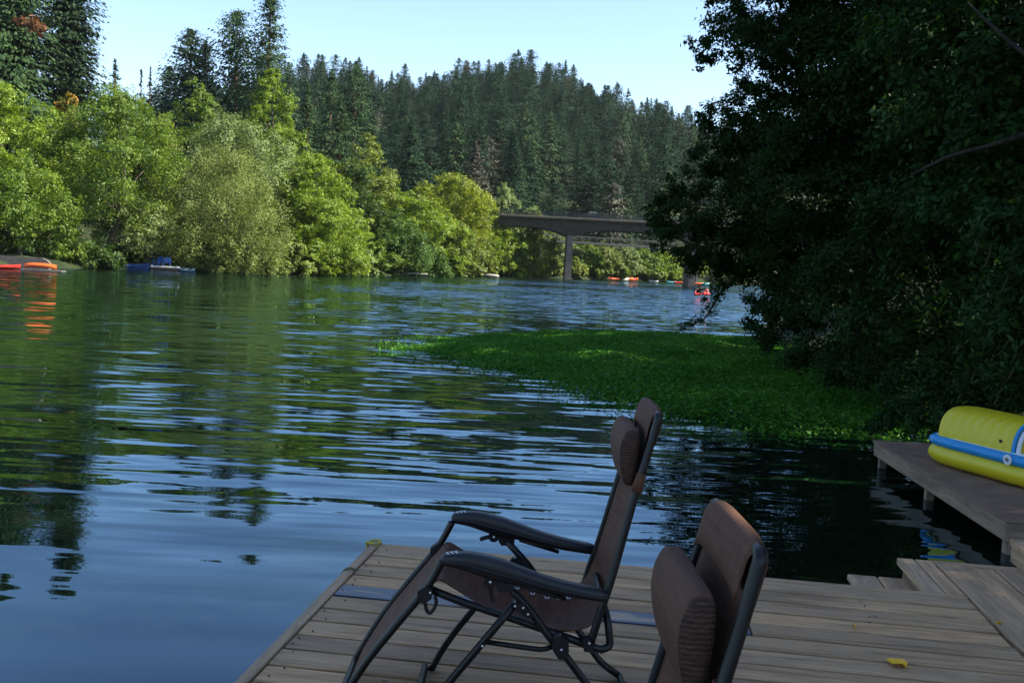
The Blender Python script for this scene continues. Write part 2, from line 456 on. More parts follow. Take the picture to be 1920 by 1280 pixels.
leafmat('amber', S((.09, .07, .008), (.22, .14, .012), (.36, .20, .02)))
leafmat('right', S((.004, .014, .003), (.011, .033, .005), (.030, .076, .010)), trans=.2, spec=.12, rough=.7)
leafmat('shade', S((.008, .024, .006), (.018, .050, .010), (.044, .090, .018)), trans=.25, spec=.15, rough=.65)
leafmat('needle', S((.010, .026, .010), (.024, .050, .016), (.050, .086, .026)), trans=.08, rough=.7, spec=.12)
leafmat('needle_dark', S((.006, .016, .007), (.014, .032, .012), (.030, .056, .020)), trans=.08, rough=.65, spec=.15)
leafmat('needle_far', S((.006, .017, .009), (.014, .034, .016), (.031, .058, .025)), trans=.08, rough=.8, spec=.06)
leafmat('needle_brown', S((.018, .020, .011), (.034, .034, .018), (.056, .052, .027)), trans=.08, rough=.7)
leafmat('rust', S((.08, .030, .012), (.15, .06, .025), (.22, .10, .045)))
M_bark = mat_bark('bark'); M_barkg = mat_bark('bark_grey', (.16, .15, .13)); M_barkr = mat_bark('bark_redwood', (.11, .06, .04))

def broadleaf(name, label, px, top, wpx, Yd, key, n=11000, leaf=.36, zb=None, low=.55, lean=(0, 0), seed=0, L=34, cat='tree', group='broadleaf trees along the far bank', prof=None, **kw):
    rng = np.random.default_rng(seed + int(px * 7 + top)); T = at(px, top, Yd); x, y = T[0], Yd
    g = max(gz(x, y), -.3); zt = T[2] - g; R = 1.14 * wpx / 2 / F * Yd; zb_ = .4 if zb is None else zb
    lob = auto_lobes(zb_, zt, R, rng, int(L * 1.35), lean, low, prof)
    root = empty(name, (x, y, g), 0, label, cat, group)
    big = sorted(lob, key=lambda q: -q[3])[:9]
    trunk_mb((0, 0, -.4), (lean[0] * .8, lean[1] * .8, zt * .8), max(.12, .018 * zt + .06), [b[:3] for b in big], rng).build('trunk', M_bark, root)
    obj('crown', crown_mesh('crown', lob, int(n * 2.3), leaf * .68, rng, GREEN[key], **kw), root)
    return root

def conifer_mesh(rng, H, R, key, whorls=34, per=6, seg=6, sag=.35, ragged=.35, zb=.1, lw=1.0, tip=.02, sl=.5, bulge=.85):
    """needle sprays along drooping boughs; the boughs are scattered up the stem and of uneven length"""
    nb = whorls * per
    q = np.sort(rng.uniform(0, 1, nb) ** 1.12); z = H * (zb + (1 - zb) * q)
    env = 1.25 * R * (tip * (1 - q) + (1 - q) ** bulge) * np.clip(.62 + 2.6 * q, 0, 1)
    az = rng.uniform(0, 2 * pi, nb); lump = 1 + .28 * np.sin(3 * az + rng.uniform(0, 6) + 9 * q) * np.sin(7 * q + rng.uniform(0, 6))
    ln = np.maximum(.25, env * lump * (1 - ragged + ragged * 1.5 * rng.random(nb) ** .8))
    d = np.column_stack([np.cos(az), np.sin(az), np.zeros(nb)]); sd = np.column_stack([-np.sin(az), np.cos(az), np.zeros(nb)])
    s = ((np.arange(seg) + .55) / seg)[None, :] * np.ones((nb, 1)) + rng.normal(size=(nb, seg)) * .05
    up0 = (.10 + .35 * q)[:, None]; drop = (sag * (1.15 - q))[:, None]
    L = ln[:, None]
    p = d[:, None, :] * (L * s)[..., None]; p[..., 2] += z[:, None] + L * (up0 * s - drop * s * s)
    side = rng.normal(size=(nb, seg)) * L * .20 * (1.05 - .6 * s); p = p + sd[:, None, :] * side[..., None]; p[..., 2] += rng.normal(size=(nb, seg)) * .12 * sl
    a = d[:, None, :] + sd[:, None, :] * (np.sign(side) * rng.uniform(.2, .9, side.shape))[..., None]; a[..., 2] += -.25 - .5 * s + rng.normal(size=s.shape) * .3
    n_ = rng.normal(size=p.shape) * .32 + d[:, None, :] * .85; n_[..., 2] += .55
    l = sl * (.55 + .10 * L) * lw * rng.uniform(.65, 1.35, s.shape)
    P0 = p.reshape(-1, 3); A = unit(a.reshape(-1, 3)); N = unit(n_.reshape(-1, 3)); Ls = l.reshape(-1, 1); Ws = Ls * .5
    k = 14; zt = H * (1 - np.linspace(0, .07, k)); P0 = np.vstack([P0, np.column_stack([rng.normal(size=(k, 2)) * .07, zt])]); A = np.vstack([A, unit(np.column_stack([rng.normal(size=(k, 2)) * .5, np.ones(k)]))])
    N = np.vstack([N, unit(rng.normal(size=(k, 3)))]); Ls = np.vstack([Ls, np.full((k, 1), sl * .8)]); Ws = np.vstack([Ws, np.full((k, 1), sl * .3)])
    B = unit(np.cross(N, A)); N2 = np.cross(A, B); n = len(P0)
    v = np.empty((n, 4, 3)); v[:, 0] = P0 - A * Ls * .5; v[:, 2] = P0 + A * Ls * .55 - V(0, 0, 1) * Ls * .12
    v[:, 1] = P0 + B * Ws * .5 - N2 * Ws * .12; v[:, 3] = P0 - B * Ws * .5 - N2 * Ws * .12
    return v.reshape(-1, 3), np.arange(4 * n).reshape(-1, 4)
def conifer(name, label, px, top, wpx, Yd, key='needle', group='tall conifers behind the far bank', whorls=60, per=9, seg=10, base=None, **kw):
    rng = np.random.default_rng(int(px * 3 + top + 4000)); T = at(px, top, Yd); x, y = T[0], Yd; g = gz(x, y); H = T[2] - g
    root = empty(name, (x, y, g), 0, label, 'conifer', group)
    MB().tube([(0, 0, -.5), (0, 0, H * .5), (0, 0, H * .98)], [.016 * H + .12, .010 * H + .06, .03], 8).build('trunk', M_barkr, root)
    v, f = conifer_mesh(rng, H, wpx / 2 / F * Yd, key, whorls, per, seg, **kw)
    obj('crown', quadmesh('crown', v, f, GREEN[key]), root)
    return root
# ------------------------------------------------------------------ far bank, left to right
BL = broadleaf
BL('broadleaf_tree', 'bright green tree cut by the left picture edge, above the red kayaks', 10, 148, 200, 90, 'bright', 12000, .36, low=.7, zb=1.0)
BL('broadleaf_tree', 'dark leafy tree low on the bank behind the grey wall and red kayaks', 40, 300, 190, 86, 'mid', 9000, .34, low=.8, zb=1.2)
BL('broadleaf_tree', 'small tree with amber tips between the first bright tree and the leaning one', 128, 178, 110, 108, 'olive', 6000, .36)
BL('leaning_tree', 'big leaning tree with bare forked trunk and boughs drooping over the bank', 196, 158, 235, 97, 'mid', 17000, .34, low=.62, zb=2.4, lean=(2.2, -1.5), L=48)
BL('overhanging_tree', 'low spreading pale tree whose boughs overhang the blue chairs', 235, 352, 165, 99, 'pale', 7500, .30, low=.85, zb=.7)
BL('broadleaf_tree', 'olive green tree in the dip between leaning tree and willows', 300, 206, 135, 112, 'olive', 8000, .38)
BL('broadleaf_tree', 'yellow green tree below the pointed dark conifer', 366, 140, 120, 132, 'mid', 7000, .44)
BL('willow_tree', 'pale grey green willow rising behind the front willow', 430, 192, 200, 114, 'pale', 13000, .34, low=.7, droop=.25)
BL('willow_tree', 'feathery olive willow hanging over the water right of the blue chairs', 425, 262, 225, 103, 'willow', 21000, .25, low=.86, zb=.15, droop=.35, L=52)
BL('willow_tree', 'low willow skirt with twiggy base at the waterline', 468, 392, 150, 101, 'willow', 9000, .25, low=.95, zb=.1, droop=.3)
BL('ivy_covered_tree', 'tall bright tree thick with ivy in front of the tallest conifer', 512, 126, 122, 132, 'bright', 9000, .44, low=.9, zb=2, L=40)
BL('ivy_covered_tree', 'lower ivy covered shoulder just right of the tall ivy tree', 548, 205, 80, 130, 'bright', 5000, .42, low=.9, zb=2)
BL('broadleaf_tree', 'pale green tree filling the slope between ivy tree and willow', 520, 248, 150, 120, 'pale', 8000, .40, low=.8)
BL('broadleaf_tree', 'yellow green tree leaning down the bank right of the willow', 590, 280, 150, 116, 'bright', 11000, .38, low=.9, zb=.4)
BL('broadleaf_tree', 'bright green tree standing low by the water right of the willow', 615, 372, 150, 113, 'bright', 9000, .36, low=.92, zb=.2)
BL('broadleaf_tree', 'round olive tree with yellow flank below the dark conifers', 690, 250, 116, 138, 'olive', 8000, .46, low=.8, zb=.8)
BL('broadleaf_tree', 'dark green tree beneath the round olive tree', 668, 288, 110, 132, 'dark', 7000, .44, low=.85)
BL('broadleaf_tree', 'small yellow tree beside the round olive tree', 640, 300, 90, 140, 'yellow', 5000, .44, low=.8)
BL('vine_covered_tree', 'green tree hung with vines left of the yellow tree', 778, 348, 120, 142, 'bright', 9000, .46, low=.9, zb=.3)
BL('vine_covered_tree', 'dark vine curtain hanging above the small white dock', 742, 400, 120, 134, 'vine', 8000, .46, low=.95, zb=.3, droop=.4)
BL('vine_covered_stump', 'dark mound of glossy vines standing in the water', 806, 462, 72, 139, 'vine', 4500, .42, low=1.0, zb=.1, droop=.3)
BL('broadleaf_tree', 'large yellow tree at the left end of the bridge', 856, 318, 150, 158, 'yellow', 12000, .50, low=.85, zb=.8, L=46)
BL('broadleaf_tree', 'yellow tree top peeking behind the large yellow tree', 800, 330, 90, 166, 'yellow', 5000, .50, low=.8)
BL('willow_tree', 'pale silvery willow beside the bridge abutment', 948, 338, 74, 182, 'pale', 6000, .50, low=.8, droop=.2)
BL('broadleaf_tree', 'olive bush tree at the waterline left of the overturned boat', 866, 416, 86, 152, 'willow', 6500, .42, low=.95, zb=.1)
BL('broadleaf_tree', 'bright tree under the left end of the bridge, nearest the abutment', 936, 408, 106, 170, 'bright', 8000, .46, low=.92, zb=.1)
BL('broadleaf_tree', 'olive tree just left of the bridge pier', 1003, 426, 92, 174, 'olive', 7000, .48, low=.92, zb=.1, seed=3)
BL('broadleaf_tree', 'pale bush tree directly behind the bridge pier', 1052, 440, 72, 186, 'pale', 5500, .48, low=.95, zb=.1)
BL('broadleaf_tree', 'mid green tree on the shore right of the bridge pier', 1096, 452, 66, 189, 'mid', 5000, .50, low=.95, zb=.1)
BL('broadleaf_tree', 'olive tree on the shore under the middle of the bridge', 1136, 456, 66, 196, 'willow', 5000, .50, low=.95, zb=.1)
BL('broadleaf_tree', 'grey green tree behind the orange canoes', 1172, 462, 64, 202, 'pale', 5000, .52, low=.95, zb=.1)
BL('broadleaf_tree', 'dark green tree right of the orange canoes', 1208, 466, 60, 208, 'mid', 4500, .54, low=.95, zb=.1)
BL('broadleaf_tree', 'yellow green tree under the right part of the bridge', 1244, 470, 66, 214, 'bright', 4500, .54, low=.95, zb=.1)
BL('broadleaf_tree', 'olive tree beside the far bridge pier', 1290, 474, 70, 222, 'olive', 4500, .56, low=.95, zb=.1)
BL('broadleaf_tree', 'dim green tree right of the far bridge pier', 1340, 474, 80, 230, 'mid', 4500, .56, low=.95, zb=.1)
BL('broadleaf_tree', 'pale tree between the conifers and the bridge deck', 1000, 384, 70, 200, 'pale', 4500, .52, low=.9)
BL('broadleaf_tree', 'bright yellow green tree filling the gap left of the leaning tree', 92, 190, 120, 105, 'bright', 7000, .38, low=.85, zb=.4)
BL('broadleaf_tree', 'bright tree behind the right side of the leaning tree', 262, 218, 120, 110, 'bright', 7000, .38, low=.85, zb=.4)
BL('broadleaf_tree', 'pale bright tree between the willow and the ivy tree', 478, 296, 120, 118, 'pale', 7000, .38, low=.85, zb=.3)
BL('broadleaf_tree', 'bright tree in the middle of the slope below the dark conifers', 632, 330, 120, 126, 'bright', 7500, .42, low=.9, zb=.3)
BL('broadleaf_tree', 'yellow green tree between olive tree and vine hung tree', 730, 318, 90, 148, 'bright', 6000, .46, low=.9, zb=.3)
BL('broadleaf_tree', 'bright tree below the large yellow tree', 828, 392, 110, 150, 'bright', 6500, .46, low=.95, zb=.1)
BL('broadleaf_tree', 'yellow green tree right of the large yellow tree', 908, 356, 84, 172, 'yellow', 5500, .48, low=.9, zb=.3)
BL('broadleaf_tree', 'bright tree low between the willow and the bright riverside tree', 560, 320, 110, 114, 'bright', 6500, .38, low=.95, zb=.2)
BL('broadleaf_tree', 'small olive tree just above the bridge railing', 1010, 392, 60, 212, 'olive', 3500, .52, low=.9, seed=9)
# shrubs at the waterline
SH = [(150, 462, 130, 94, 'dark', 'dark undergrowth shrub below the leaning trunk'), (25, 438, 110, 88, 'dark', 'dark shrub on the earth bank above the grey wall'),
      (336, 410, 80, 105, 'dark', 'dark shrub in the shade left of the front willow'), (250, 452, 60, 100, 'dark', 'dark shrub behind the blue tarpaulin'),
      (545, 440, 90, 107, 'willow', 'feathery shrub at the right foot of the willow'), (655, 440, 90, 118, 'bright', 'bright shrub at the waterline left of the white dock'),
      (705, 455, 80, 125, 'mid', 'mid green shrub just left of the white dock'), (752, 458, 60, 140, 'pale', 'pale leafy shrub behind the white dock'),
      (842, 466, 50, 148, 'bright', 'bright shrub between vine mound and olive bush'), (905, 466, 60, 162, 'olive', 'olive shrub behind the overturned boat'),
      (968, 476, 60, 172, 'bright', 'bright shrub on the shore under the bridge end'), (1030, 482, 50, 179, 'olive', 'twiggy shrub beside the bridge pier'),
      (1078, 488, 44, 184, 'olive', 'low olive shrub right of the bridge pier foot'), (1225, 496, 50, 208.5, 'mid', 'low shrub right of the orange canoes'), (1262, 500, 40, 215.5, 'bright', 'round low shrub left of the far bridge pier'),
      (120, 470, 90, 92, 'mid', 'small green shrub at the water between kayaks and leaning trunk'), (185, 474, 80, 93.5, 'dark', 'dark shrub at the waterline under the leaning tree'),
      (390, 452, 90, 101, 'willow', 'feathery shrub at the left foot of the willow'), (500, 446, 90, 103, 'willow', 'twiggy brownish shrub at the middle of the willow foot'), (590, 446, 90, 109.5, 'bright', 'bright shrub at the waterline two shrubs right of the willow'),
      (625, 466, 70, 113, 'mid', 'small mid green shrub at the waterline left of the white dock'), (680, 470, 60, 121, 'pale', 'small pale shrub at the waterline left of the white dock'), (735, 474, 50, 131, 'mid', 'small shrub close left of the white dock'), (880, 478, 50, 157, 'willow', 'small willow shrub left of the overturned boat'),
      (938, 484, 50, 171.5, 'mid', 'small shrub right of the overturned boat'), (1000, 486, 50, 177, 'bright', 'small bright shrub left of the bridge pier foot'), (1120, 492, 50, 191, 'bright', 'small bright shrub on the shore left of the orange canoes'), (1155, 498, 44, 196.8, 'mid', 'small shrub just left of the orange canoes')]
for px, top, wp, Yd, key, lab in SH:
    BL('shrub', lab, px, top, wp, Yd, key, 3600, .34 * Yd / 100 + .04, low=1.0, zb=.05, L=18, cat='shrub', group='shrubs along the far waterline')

# tall conifers behind
CF = conifer
G2 = 'two thin skyline conifers'
CF('conifer', 'huge dark conifer at the left picture edge with a rusty dead bough', 22, -170, 210, 124, whorls=135, per=17, seg=22, sag=.45, zb=.02, sl=.5, bulge=.5, ragged=.3)
CF('conifer', 'second huge conifer, nearly black, its right edge against the sky', 134, -190, 112, 130, 'needle_dark', whorls=150, per=16, seg=20, sag=.5, zb=.02, ragged=.3, sl=.5, bulge=.32)
CF('conifer', 'small open conifer beside the huge dark pair', 216, 112, 84, 152, whorls=45, per=8, seg=8, sag=.3, ragged=.6)
CF('conifer', 'dark pointed conifer with ragged left side, above the yellow green tree', 358, 56, 170, 152, 'needle_dark', whorls=105, per=13, seg=11, sag=.25, zb=.05, bulge=.55)
CF('conifer', 'broad dark conifer just left of the pointed one', 318, 126, 150, 160, 'needle_dark', whorls=75, per=12, sag=.25, bulge=.6)
CF('conifer', 'blunt conifer tucked beside the pointed dark one', 386, 76, 96, 164, 'needle_dark', whorls=90, per=11, bulge=.6)
CF('conifer', 'open layered conifer with sky between its boughs', 446, 22, 165, 152, whorls=100, per=12, seg=11, sag=.15, ragged=.5, bulge=.45)
CF('conifer', 'tallest narrow conifer with a bent tip, above the ivy tree', 508, -30, 108, 148, whorls=111, per=12, seg=10, sag=.4, ragged=.5, bulge=.5)
CF('conifer', 'dark conifer directly right of the ivy tree', 578, 158, 100, 172, whorls=75, per=11)
CF('conifer', 'dense dark conifer left of the twin hill conifers', 622, 132, 110, 186, whorls=90, per=11, bulge=.7)
CF('conifer', 'broad tall conifer with dead spike, above the round olive tree', 668, 116, 122, 194, whorls=90, per=11, bulge=.6)
CF('conifer', 'shorter sunlit conifer before the dense dark ones', 640, 180, 100, 174, whorls=81, per=11)
CF('conifer', 'wide fuzzy conifer left of the yellow tree top', 772, 226, 120, 208, 'needle_far', whorls=81, per=11, ragged=.3, sl=.6)
CF('conifer', 'brownish conifer behind the large yellow tree', 892, 262, 84, 216, 'needle_brown', whorls=75, per=11, sl=.6)
CF('conifer', 'slim conifer right of the brownish one', 965, 248, 78, 228, 'needle_far', whorls=75, per=11, sl=.6)
CF('conifer', 'pale pointed conifer rising above the bridge deck', 992, 264, 76, 248, 'needle_far', whorls=75, per=11, sl=.6)
CF('thin_conifer', 'thin faint conifer on the left skyline, left of a pair', 265, 132, 34, 250, 'needle_far', whorls=34, per=6, seg=6, sl=.8, ragged=.7, group=G2)
CF('thin_conifer', 'thin faint conifer on the left skyline, right of a pair', 282, 126, 34, 252, 'needle_far', whorls=34, per=6, seg=6, sl=.8, ragged=.7, group=G2)
r_ = bpy.data.objects['conifer']                      # the dead bough
rng = np.random.default_rng(5); Tt = at(40, 44, 113) - V(*r_.location); Tp = at(72, 52, 112) - V(*r_.location)
obj('dead_bough', crown_mesh('dead_bough', [(Tt[0], Tt[1], Tt[2], .8), (Tp[0], Tp[1], Tp[2], 1.0), ((Tp[0] + Tt[0]) / 2, (Tp[1] + Tt[1]) / 2, (Tp[2] + Tt[2]) / 2, .9)], 700, .5, rng, GREEN['rust'], aspect=.3), r_)['label'] = 'rusty dead bough'
# amber tips of the small tree
r_ = [o for o in col.objects if o.get('label', '').startswith('small tree with amber')][0]; Tt = at(132, 188, 98) - V(*r_.location)
obj('amber_tip', crown_mesh('amber_tip', [(Tt[0], Tt[1], Tt[2], .9), (Tt[0] - .9, Tt[1], Tt[2] - .7, .7)], 420, .34, rng, GREEN['amber']), r_)

# hillside forest: the ones that show are trees, the rest one mass
rng = np.random.default_rng(77); protos = []
for i in range(8):
    H = 20.0; v, f = conifer_mesh(rng, H, rng.uniform(4.4, 6.6), 'x', int(rng.integers(34, 44)), 10, 8, sag=rng.uniform(.2, .5), ragged=rng.uniform(.3, .5), zb=.03, sl=.75, bulge=[.5, .62, .8, .95, .55, .85, .7, .42][i])
    protos.append((quadmesh('crown', v, f, GREEN[['needle_far', 'needle_far', 'needle', 'needle_far', 'needle_brown', 'needle_far', 'needle', 'needle_far'][i]]), v, f))
tmb = MB().tube([(0, 0, -1.5), (0, 0, 10), (0, 0, 19.6)], [.38, .24, .04], 6); tr0 = tmb.build('trunk', M_barkr); trunk_me = tr0.data; bpy.data.objects.remove(tr0)
cand = []
for yy_ in np.arange(222, 500, 7.8):
    for xx in np.arange(-190, 150, 7.2):
        x = xx + rng.uniform(-5, 5); y = yy_ + rng.uniform(-4.5, 4.5)
        if rng.random() < .12: continue
        px = 960 + F * (V(x, y, gz(x, y)) - CAM) @ _r / ((V(x, y, gz(x, y)) - CAM) @ _f)
        if px < 200 or px > 1420: continue
        if y < 229 and x < 20: continue
        cand.append((x, y, px))
cand = np.array(cand); rng.shuffle(cand)
gzs = ground(cand[:, :2]); keep = []
dl = seg_dist(cand[:, :2], LB); dr = seg_dist(cand[:, :2], RB)
ok = (np.minimum(dl, dr) > 11) & ~inside(cand[:, :2]); cand = cand[ok]; gzs = gzs[ok]
N_IND = 280
near = np.where(np.arange(len(cand)) % 3 > 0)[0]
ridge_score = np.abs(cand[:, 1] - 452)
pri = np.argsort(np.where(ridge_score < 14, -1000, 0) + cand[:, 1] * .4 + rng.uniform(0, 110, len(cand)) + np.where((cand[:, 2] < 430) | (cand[:, 2] > 1330), 400, 0))
fv = []; ff = []; nv = 0; fm = []
sizes = []
for rank, i in enumerate(pri):
    x, y = cand[i, :2]; s = rng.uniform(.42, .76) if rng.random() < .8 else rng.uniform(.76, 1.04); p = int(rng.integers(0, 8)); rz = rng.uniform(0, 2 * pi); wd = (s * .8 + .16) * rng.uniform(.85, 1.25)
    if rank < N_IND:
        root = empty('hill_conifer', (x, y, gzs[i]), rz, 'dark green conifer in the dense forest that covers the far hill', 'conifer', 'conifers covering the far hill')
        root.scale = (wd, wd, s)
        obj('trunk', trunk_me, root); obj('crown', protos[p][0], root)
    else:
        v, f = protos[p][1:]; k = np.arange(0, len(f)); k = k[rng.random(len(f)) < .6]
        c_, s_ = cos(rz), sin(rz); vv = v.reshape(-1, 4, 3)[k].reshape(-1, 3)
        q = np.column_stack([(vv[:, 0] * c_ - vv[:, 1] * s_) * wd + x, (vv[:, 0] * s_ + vv[:, 1] * c_) * wd + y, vv[:, 2] * s + gzs[i]])
        fv.append(q); nv += len(q)
print('hill trees', len(pri), 'stuff quads', nv // 4)
if fv:
    q = np.vstack(fv); o = obj('forest', quadmesh('forest', q, np.arange(len(q)).reshape(-1, 4), GREEN['needle_far'])); tag(o, 'dense mass of dark conifers filling the far hillside between the nearer trees', 'forest', kind='stuff')

# ------------------------------------------------------------------ bridge
M_cond = mat_plain('shaded_girder_concrete', (.052, .043, .033), .9, 0, .3, 1.2, .2, .3)  # darker than the pier concrete: overhang shade is put into the colour
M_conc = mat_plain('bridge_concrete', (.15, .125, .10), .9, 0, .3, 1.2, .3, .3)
M_concd = mat_plain('bridge_rail_paint', (.05, .05, .048), .7, 0, .2, 4)
M_steel = mat_plain('dark_bridge_steel', (.008, .010, .010), .6, 0, .3, 3)
YB = 168.0; D0 = at(1072, 409, YB); zd = D0[2]; span = 21.1; xp = at(1068, 470, YB)[0]
br = empty('road_bridge', (xp, YB, 0), 0, 'concrete road bridge with arched girders on slim piers', 'bridge')
x0, x1 = -12.2, 96.0
prof = []
for x in np.arange(x0, x1 + .01, .35):
    u = abs(((x + span / 2) % span) - span / 2); h = 1.45 + 1.6 * max(0, 1 - u / 7) ** 2.2
    prof.append((x, h))
poly = [(x, zd - .32 - h) for x, h in prof] + [(x1, zd - .34), (x0, zd - .34)]
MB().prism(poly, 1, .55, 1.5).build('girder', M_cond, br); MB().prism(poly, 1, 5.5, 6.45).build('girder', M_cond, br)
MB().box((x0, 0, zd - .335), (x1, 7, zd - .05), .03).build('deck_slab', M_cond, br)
MB().box((x0, .02, zd - .047), (x1, .4, zd + .12), .02).build('curb', M_conc, br); MB().box((x0, 6.6, zd - .047), (x1, 6.98, zd + .12), .02).build('curb', M_conc, br)
for k in range(0, 5):
    mb = MB(); xx = k * span; zt = zd - 2.95
    mb.prism([(xx - .62, -3), (xx + .62, -3), (xx + .47, zt), (xx - .47, zt)], 1, .5, 6.5); mb.build('pier', M_conc, br)
for yr in (.2, 6.8):
    mb = MB()
    for x in np.arange(x0, x1, 1.9): mb.box((x - .07, yr - .07, zd + .12), (x + .07, yr + .07, zd + 1.1))
    for x in np.arange(x0, x1, .38): mb.box((x - .035, yr - .03, zd + .12), (x + .035, yr + .03, zd + .96))
    for z in (.38, .66, .98): mb.tube([(x0, yr, zd + z), (x1, yr, zd + z)], .05, 6)
    mb.build('railing', M_concd, br)
# footbridge behind
Q0 = at(1035, 447, 180); Q1 = at(1262, 462, 193); Q1[2] = Q0[2]; dv = (Q1 - Q0); ln = np.linalg.norm(dv); th = atan2(dv[1], dv[0])
fb = empty('footbridge', (Q0[0], Q0[1], 0), th, 'dark low footbridge seen beneath the road bridge', 'bridge')
mb = MB(); z = Q0[2]; Lx = 46
mb.box((-6, 0, z - .62), (Lx, 1.8, z - .35)); mb.build('walkway', M_steel, fb)
for yr in (.06, 1.74):
    mb = MB()
    for zz in (z + .72, z - .28): mb.box((-6, yr - .06, zz - .06), (Lx, yr + .06, zz + .06))
    for x in np.arange(-6, Lx, 1.6): mb.box((x - .03, yr - .03, z - .3), (x + .03, yr + .03, z + .7))
    for x in np.arange(-6, Lx - 1.6, 1.6): mb.tube([(x, yr, z - .28), (x + 1.6, yr, z + .7)], .025, 5)
    mb.build('truss', M_steel, fb)
for x in (-2.0, 34): MB().box((x - .2, .4, -3), (x + .2, 1.4, z - .62)).build('post', M_steel, fb)
# car on the bridge
M_bluegrey = mat_plain('blue_grey_boat_paint', (.10, .15, .20), .5, 0, .15, 4)
M_carw = mat_plain('white_car_paint', (.75, .76, .78), .3, 0, .03, 2, .5, 0, .5); M_glass = mat_plain('dark_glass', (.02, .025, .03), .08, 0, .1, 2); M_rub = mat_plain('black_rubber', (.02, .02, .02), .8, 0, .2, 20)
cx = at(1112, 407, YB + 3)[0]
car = empty('car', (cx, YB + 2.4, zd - .05), 0, 'dark car with a pale roof on the road bridge, half hidden by the railing', 'car')
MB().prism([(-2.1, .2), (2.1, .2), (2.15, .65), (1.3, .82), (.75, 1.27), (-.9, 1.30), (-1.6, .9), (-2.15, .8)], 1, 0, 1.7).build('body', mat_plain('dark_car_paint', (.018, .022, .026), .35, 0, .1, 2), car); MB().box((-.75, .05, 1.303), (.6, 1.65, 1.34), .012).build('roof', M_carw, car)
for yw in (-.012, 1.712):
    MB().prism([(-1.35, .86), (1.05, .86), (.66, 1.2), (-.8, 1.22)], 1, yw - .01, yw + .01).build('window', M_glass, car)
    for xw in (-1.3, 1.3): MB().disc((xw, yw, .33), (0, 1, 0), .33, .2).build('wheel', M_rub, car)

# ------------------------------------------------------------------ things on the far bank
M_red = mat_plain('red_kayak_plastic', (.55, .035, .018), .35, 0, .1, 3); M_or = mat_plain('orange_kayak_plastic', (.75, .12, .02), .35, 0, .12, 3)
M_white = mat_plain('white_paint', (.62, .60, .55), .6, 0, .12, 8); M_brown = mat_plain('brown_boards', (.10, .055, .035), .8, 0, .3, 5); M_blue = mat_plain('blue_paint', (.03, .12, .42), .45, 0, .15, 6)
M_greyw = mat_plain('grey_wall', (.12, .105, .09), .9, 0, .3, 2.5, .3, .4); M_teal = mat_plain('teal_plastic', (.10, .36, .38), .4, 0, .15, 4); 
M_skin = mat_plain('skin', (.42, .24, .17), .6, 0, .08, 10); M_dark = mat_plain('dark_cloth', (.03, .03, .045), .8, 0, .2, 10); M_hair = mat_plain('dark_hair', (.03, .02, .015), .6, 0, .2, 20)
def hull(mb, L, W, H, n=18, m=9, rocker=.12, deck=True):
    G = []
    for i in range(n + 1):
        s = -1 + 2 * i / n; w = W / 2 * max(.02, (1 - abs(s) ** 2.3)) ** .8; zb = rocker * abs(s) ** 3; row = []
        for k in range(m * 2):
            a = 2 * pi * k / (m * 2); row.append(V(s * L / 2, w * cos(a), zb + H * .5 + H * .5 * sin(a) * (1 if sin(a) < 0 else .8)))
        G.append(row)
    mb.grid(G, True, False, True); return mb
def kayak(name, label, loc, rz, L, W, H, m, cat='kayak', group=None, flip=False, cock=True):
    k = empty(name, loc, rz, label, cat, group); mb = MB(); hull(mb, L, W, H)
    if flip: mb.xf(lambda p: V(p[0], -p[1], H - p[2] + .12))
    mb.build('hull', m, k)
    if cock:
        c = MB(); c.tube([(.62 * cos(a), .20 * sin(a), H * .9 + (0 if not flip else -.0)) for a in np.linspace(0, 2 * pi, 17)[:-1]], .025, 6, closed=True); c.build('cockpit_rim', M_dark, k)
    return k
pK = gnd(20, 505); YK = pK[1]
kayak('kayak', 'red kayak at the left picture edge, floating before the grey wall', at(-2, 497, YK) * V(1, 1, 0) + V(0, 0, -.04), .05, 3.4, .72, .42, M_red, group='kayaks by the grey wall')
fl = empty('float_board', (at(78, 500, YK + .6)[0], YK + .6, 0), .05, 'small pale float under the orange red kayak', 'float')
MB().box((-1.6, -.45, -.06), (1.75, .45, .08), .02).build('float_deck', M_greyw, fl)
kayak('kayak', 'orange red kayak lying upturned on the small pale float', (at(76, 495, YK + .6)[0], YK + .6, .085), .03, 2.55, .66, .4, M_or, group='kayaks by the grey wall', flip=True, cock=False)
pW = at(22, 478, YK + 3)
wl = MB(); wl.prism([(-3.2, -.4), (3.0, -.4), (3.0, .55), (2.8, .75), (2.4, .9), (-3.2, .95)], 1, 0, .4); wl.build('retaining_wall', M_greyw, None, (pW[0], YK + 3, .05), .06)
tag(bpy.data.objects['retaining_wall'], 'low grey retaining wall with a rounded end behind the red kayaks', 'wall')
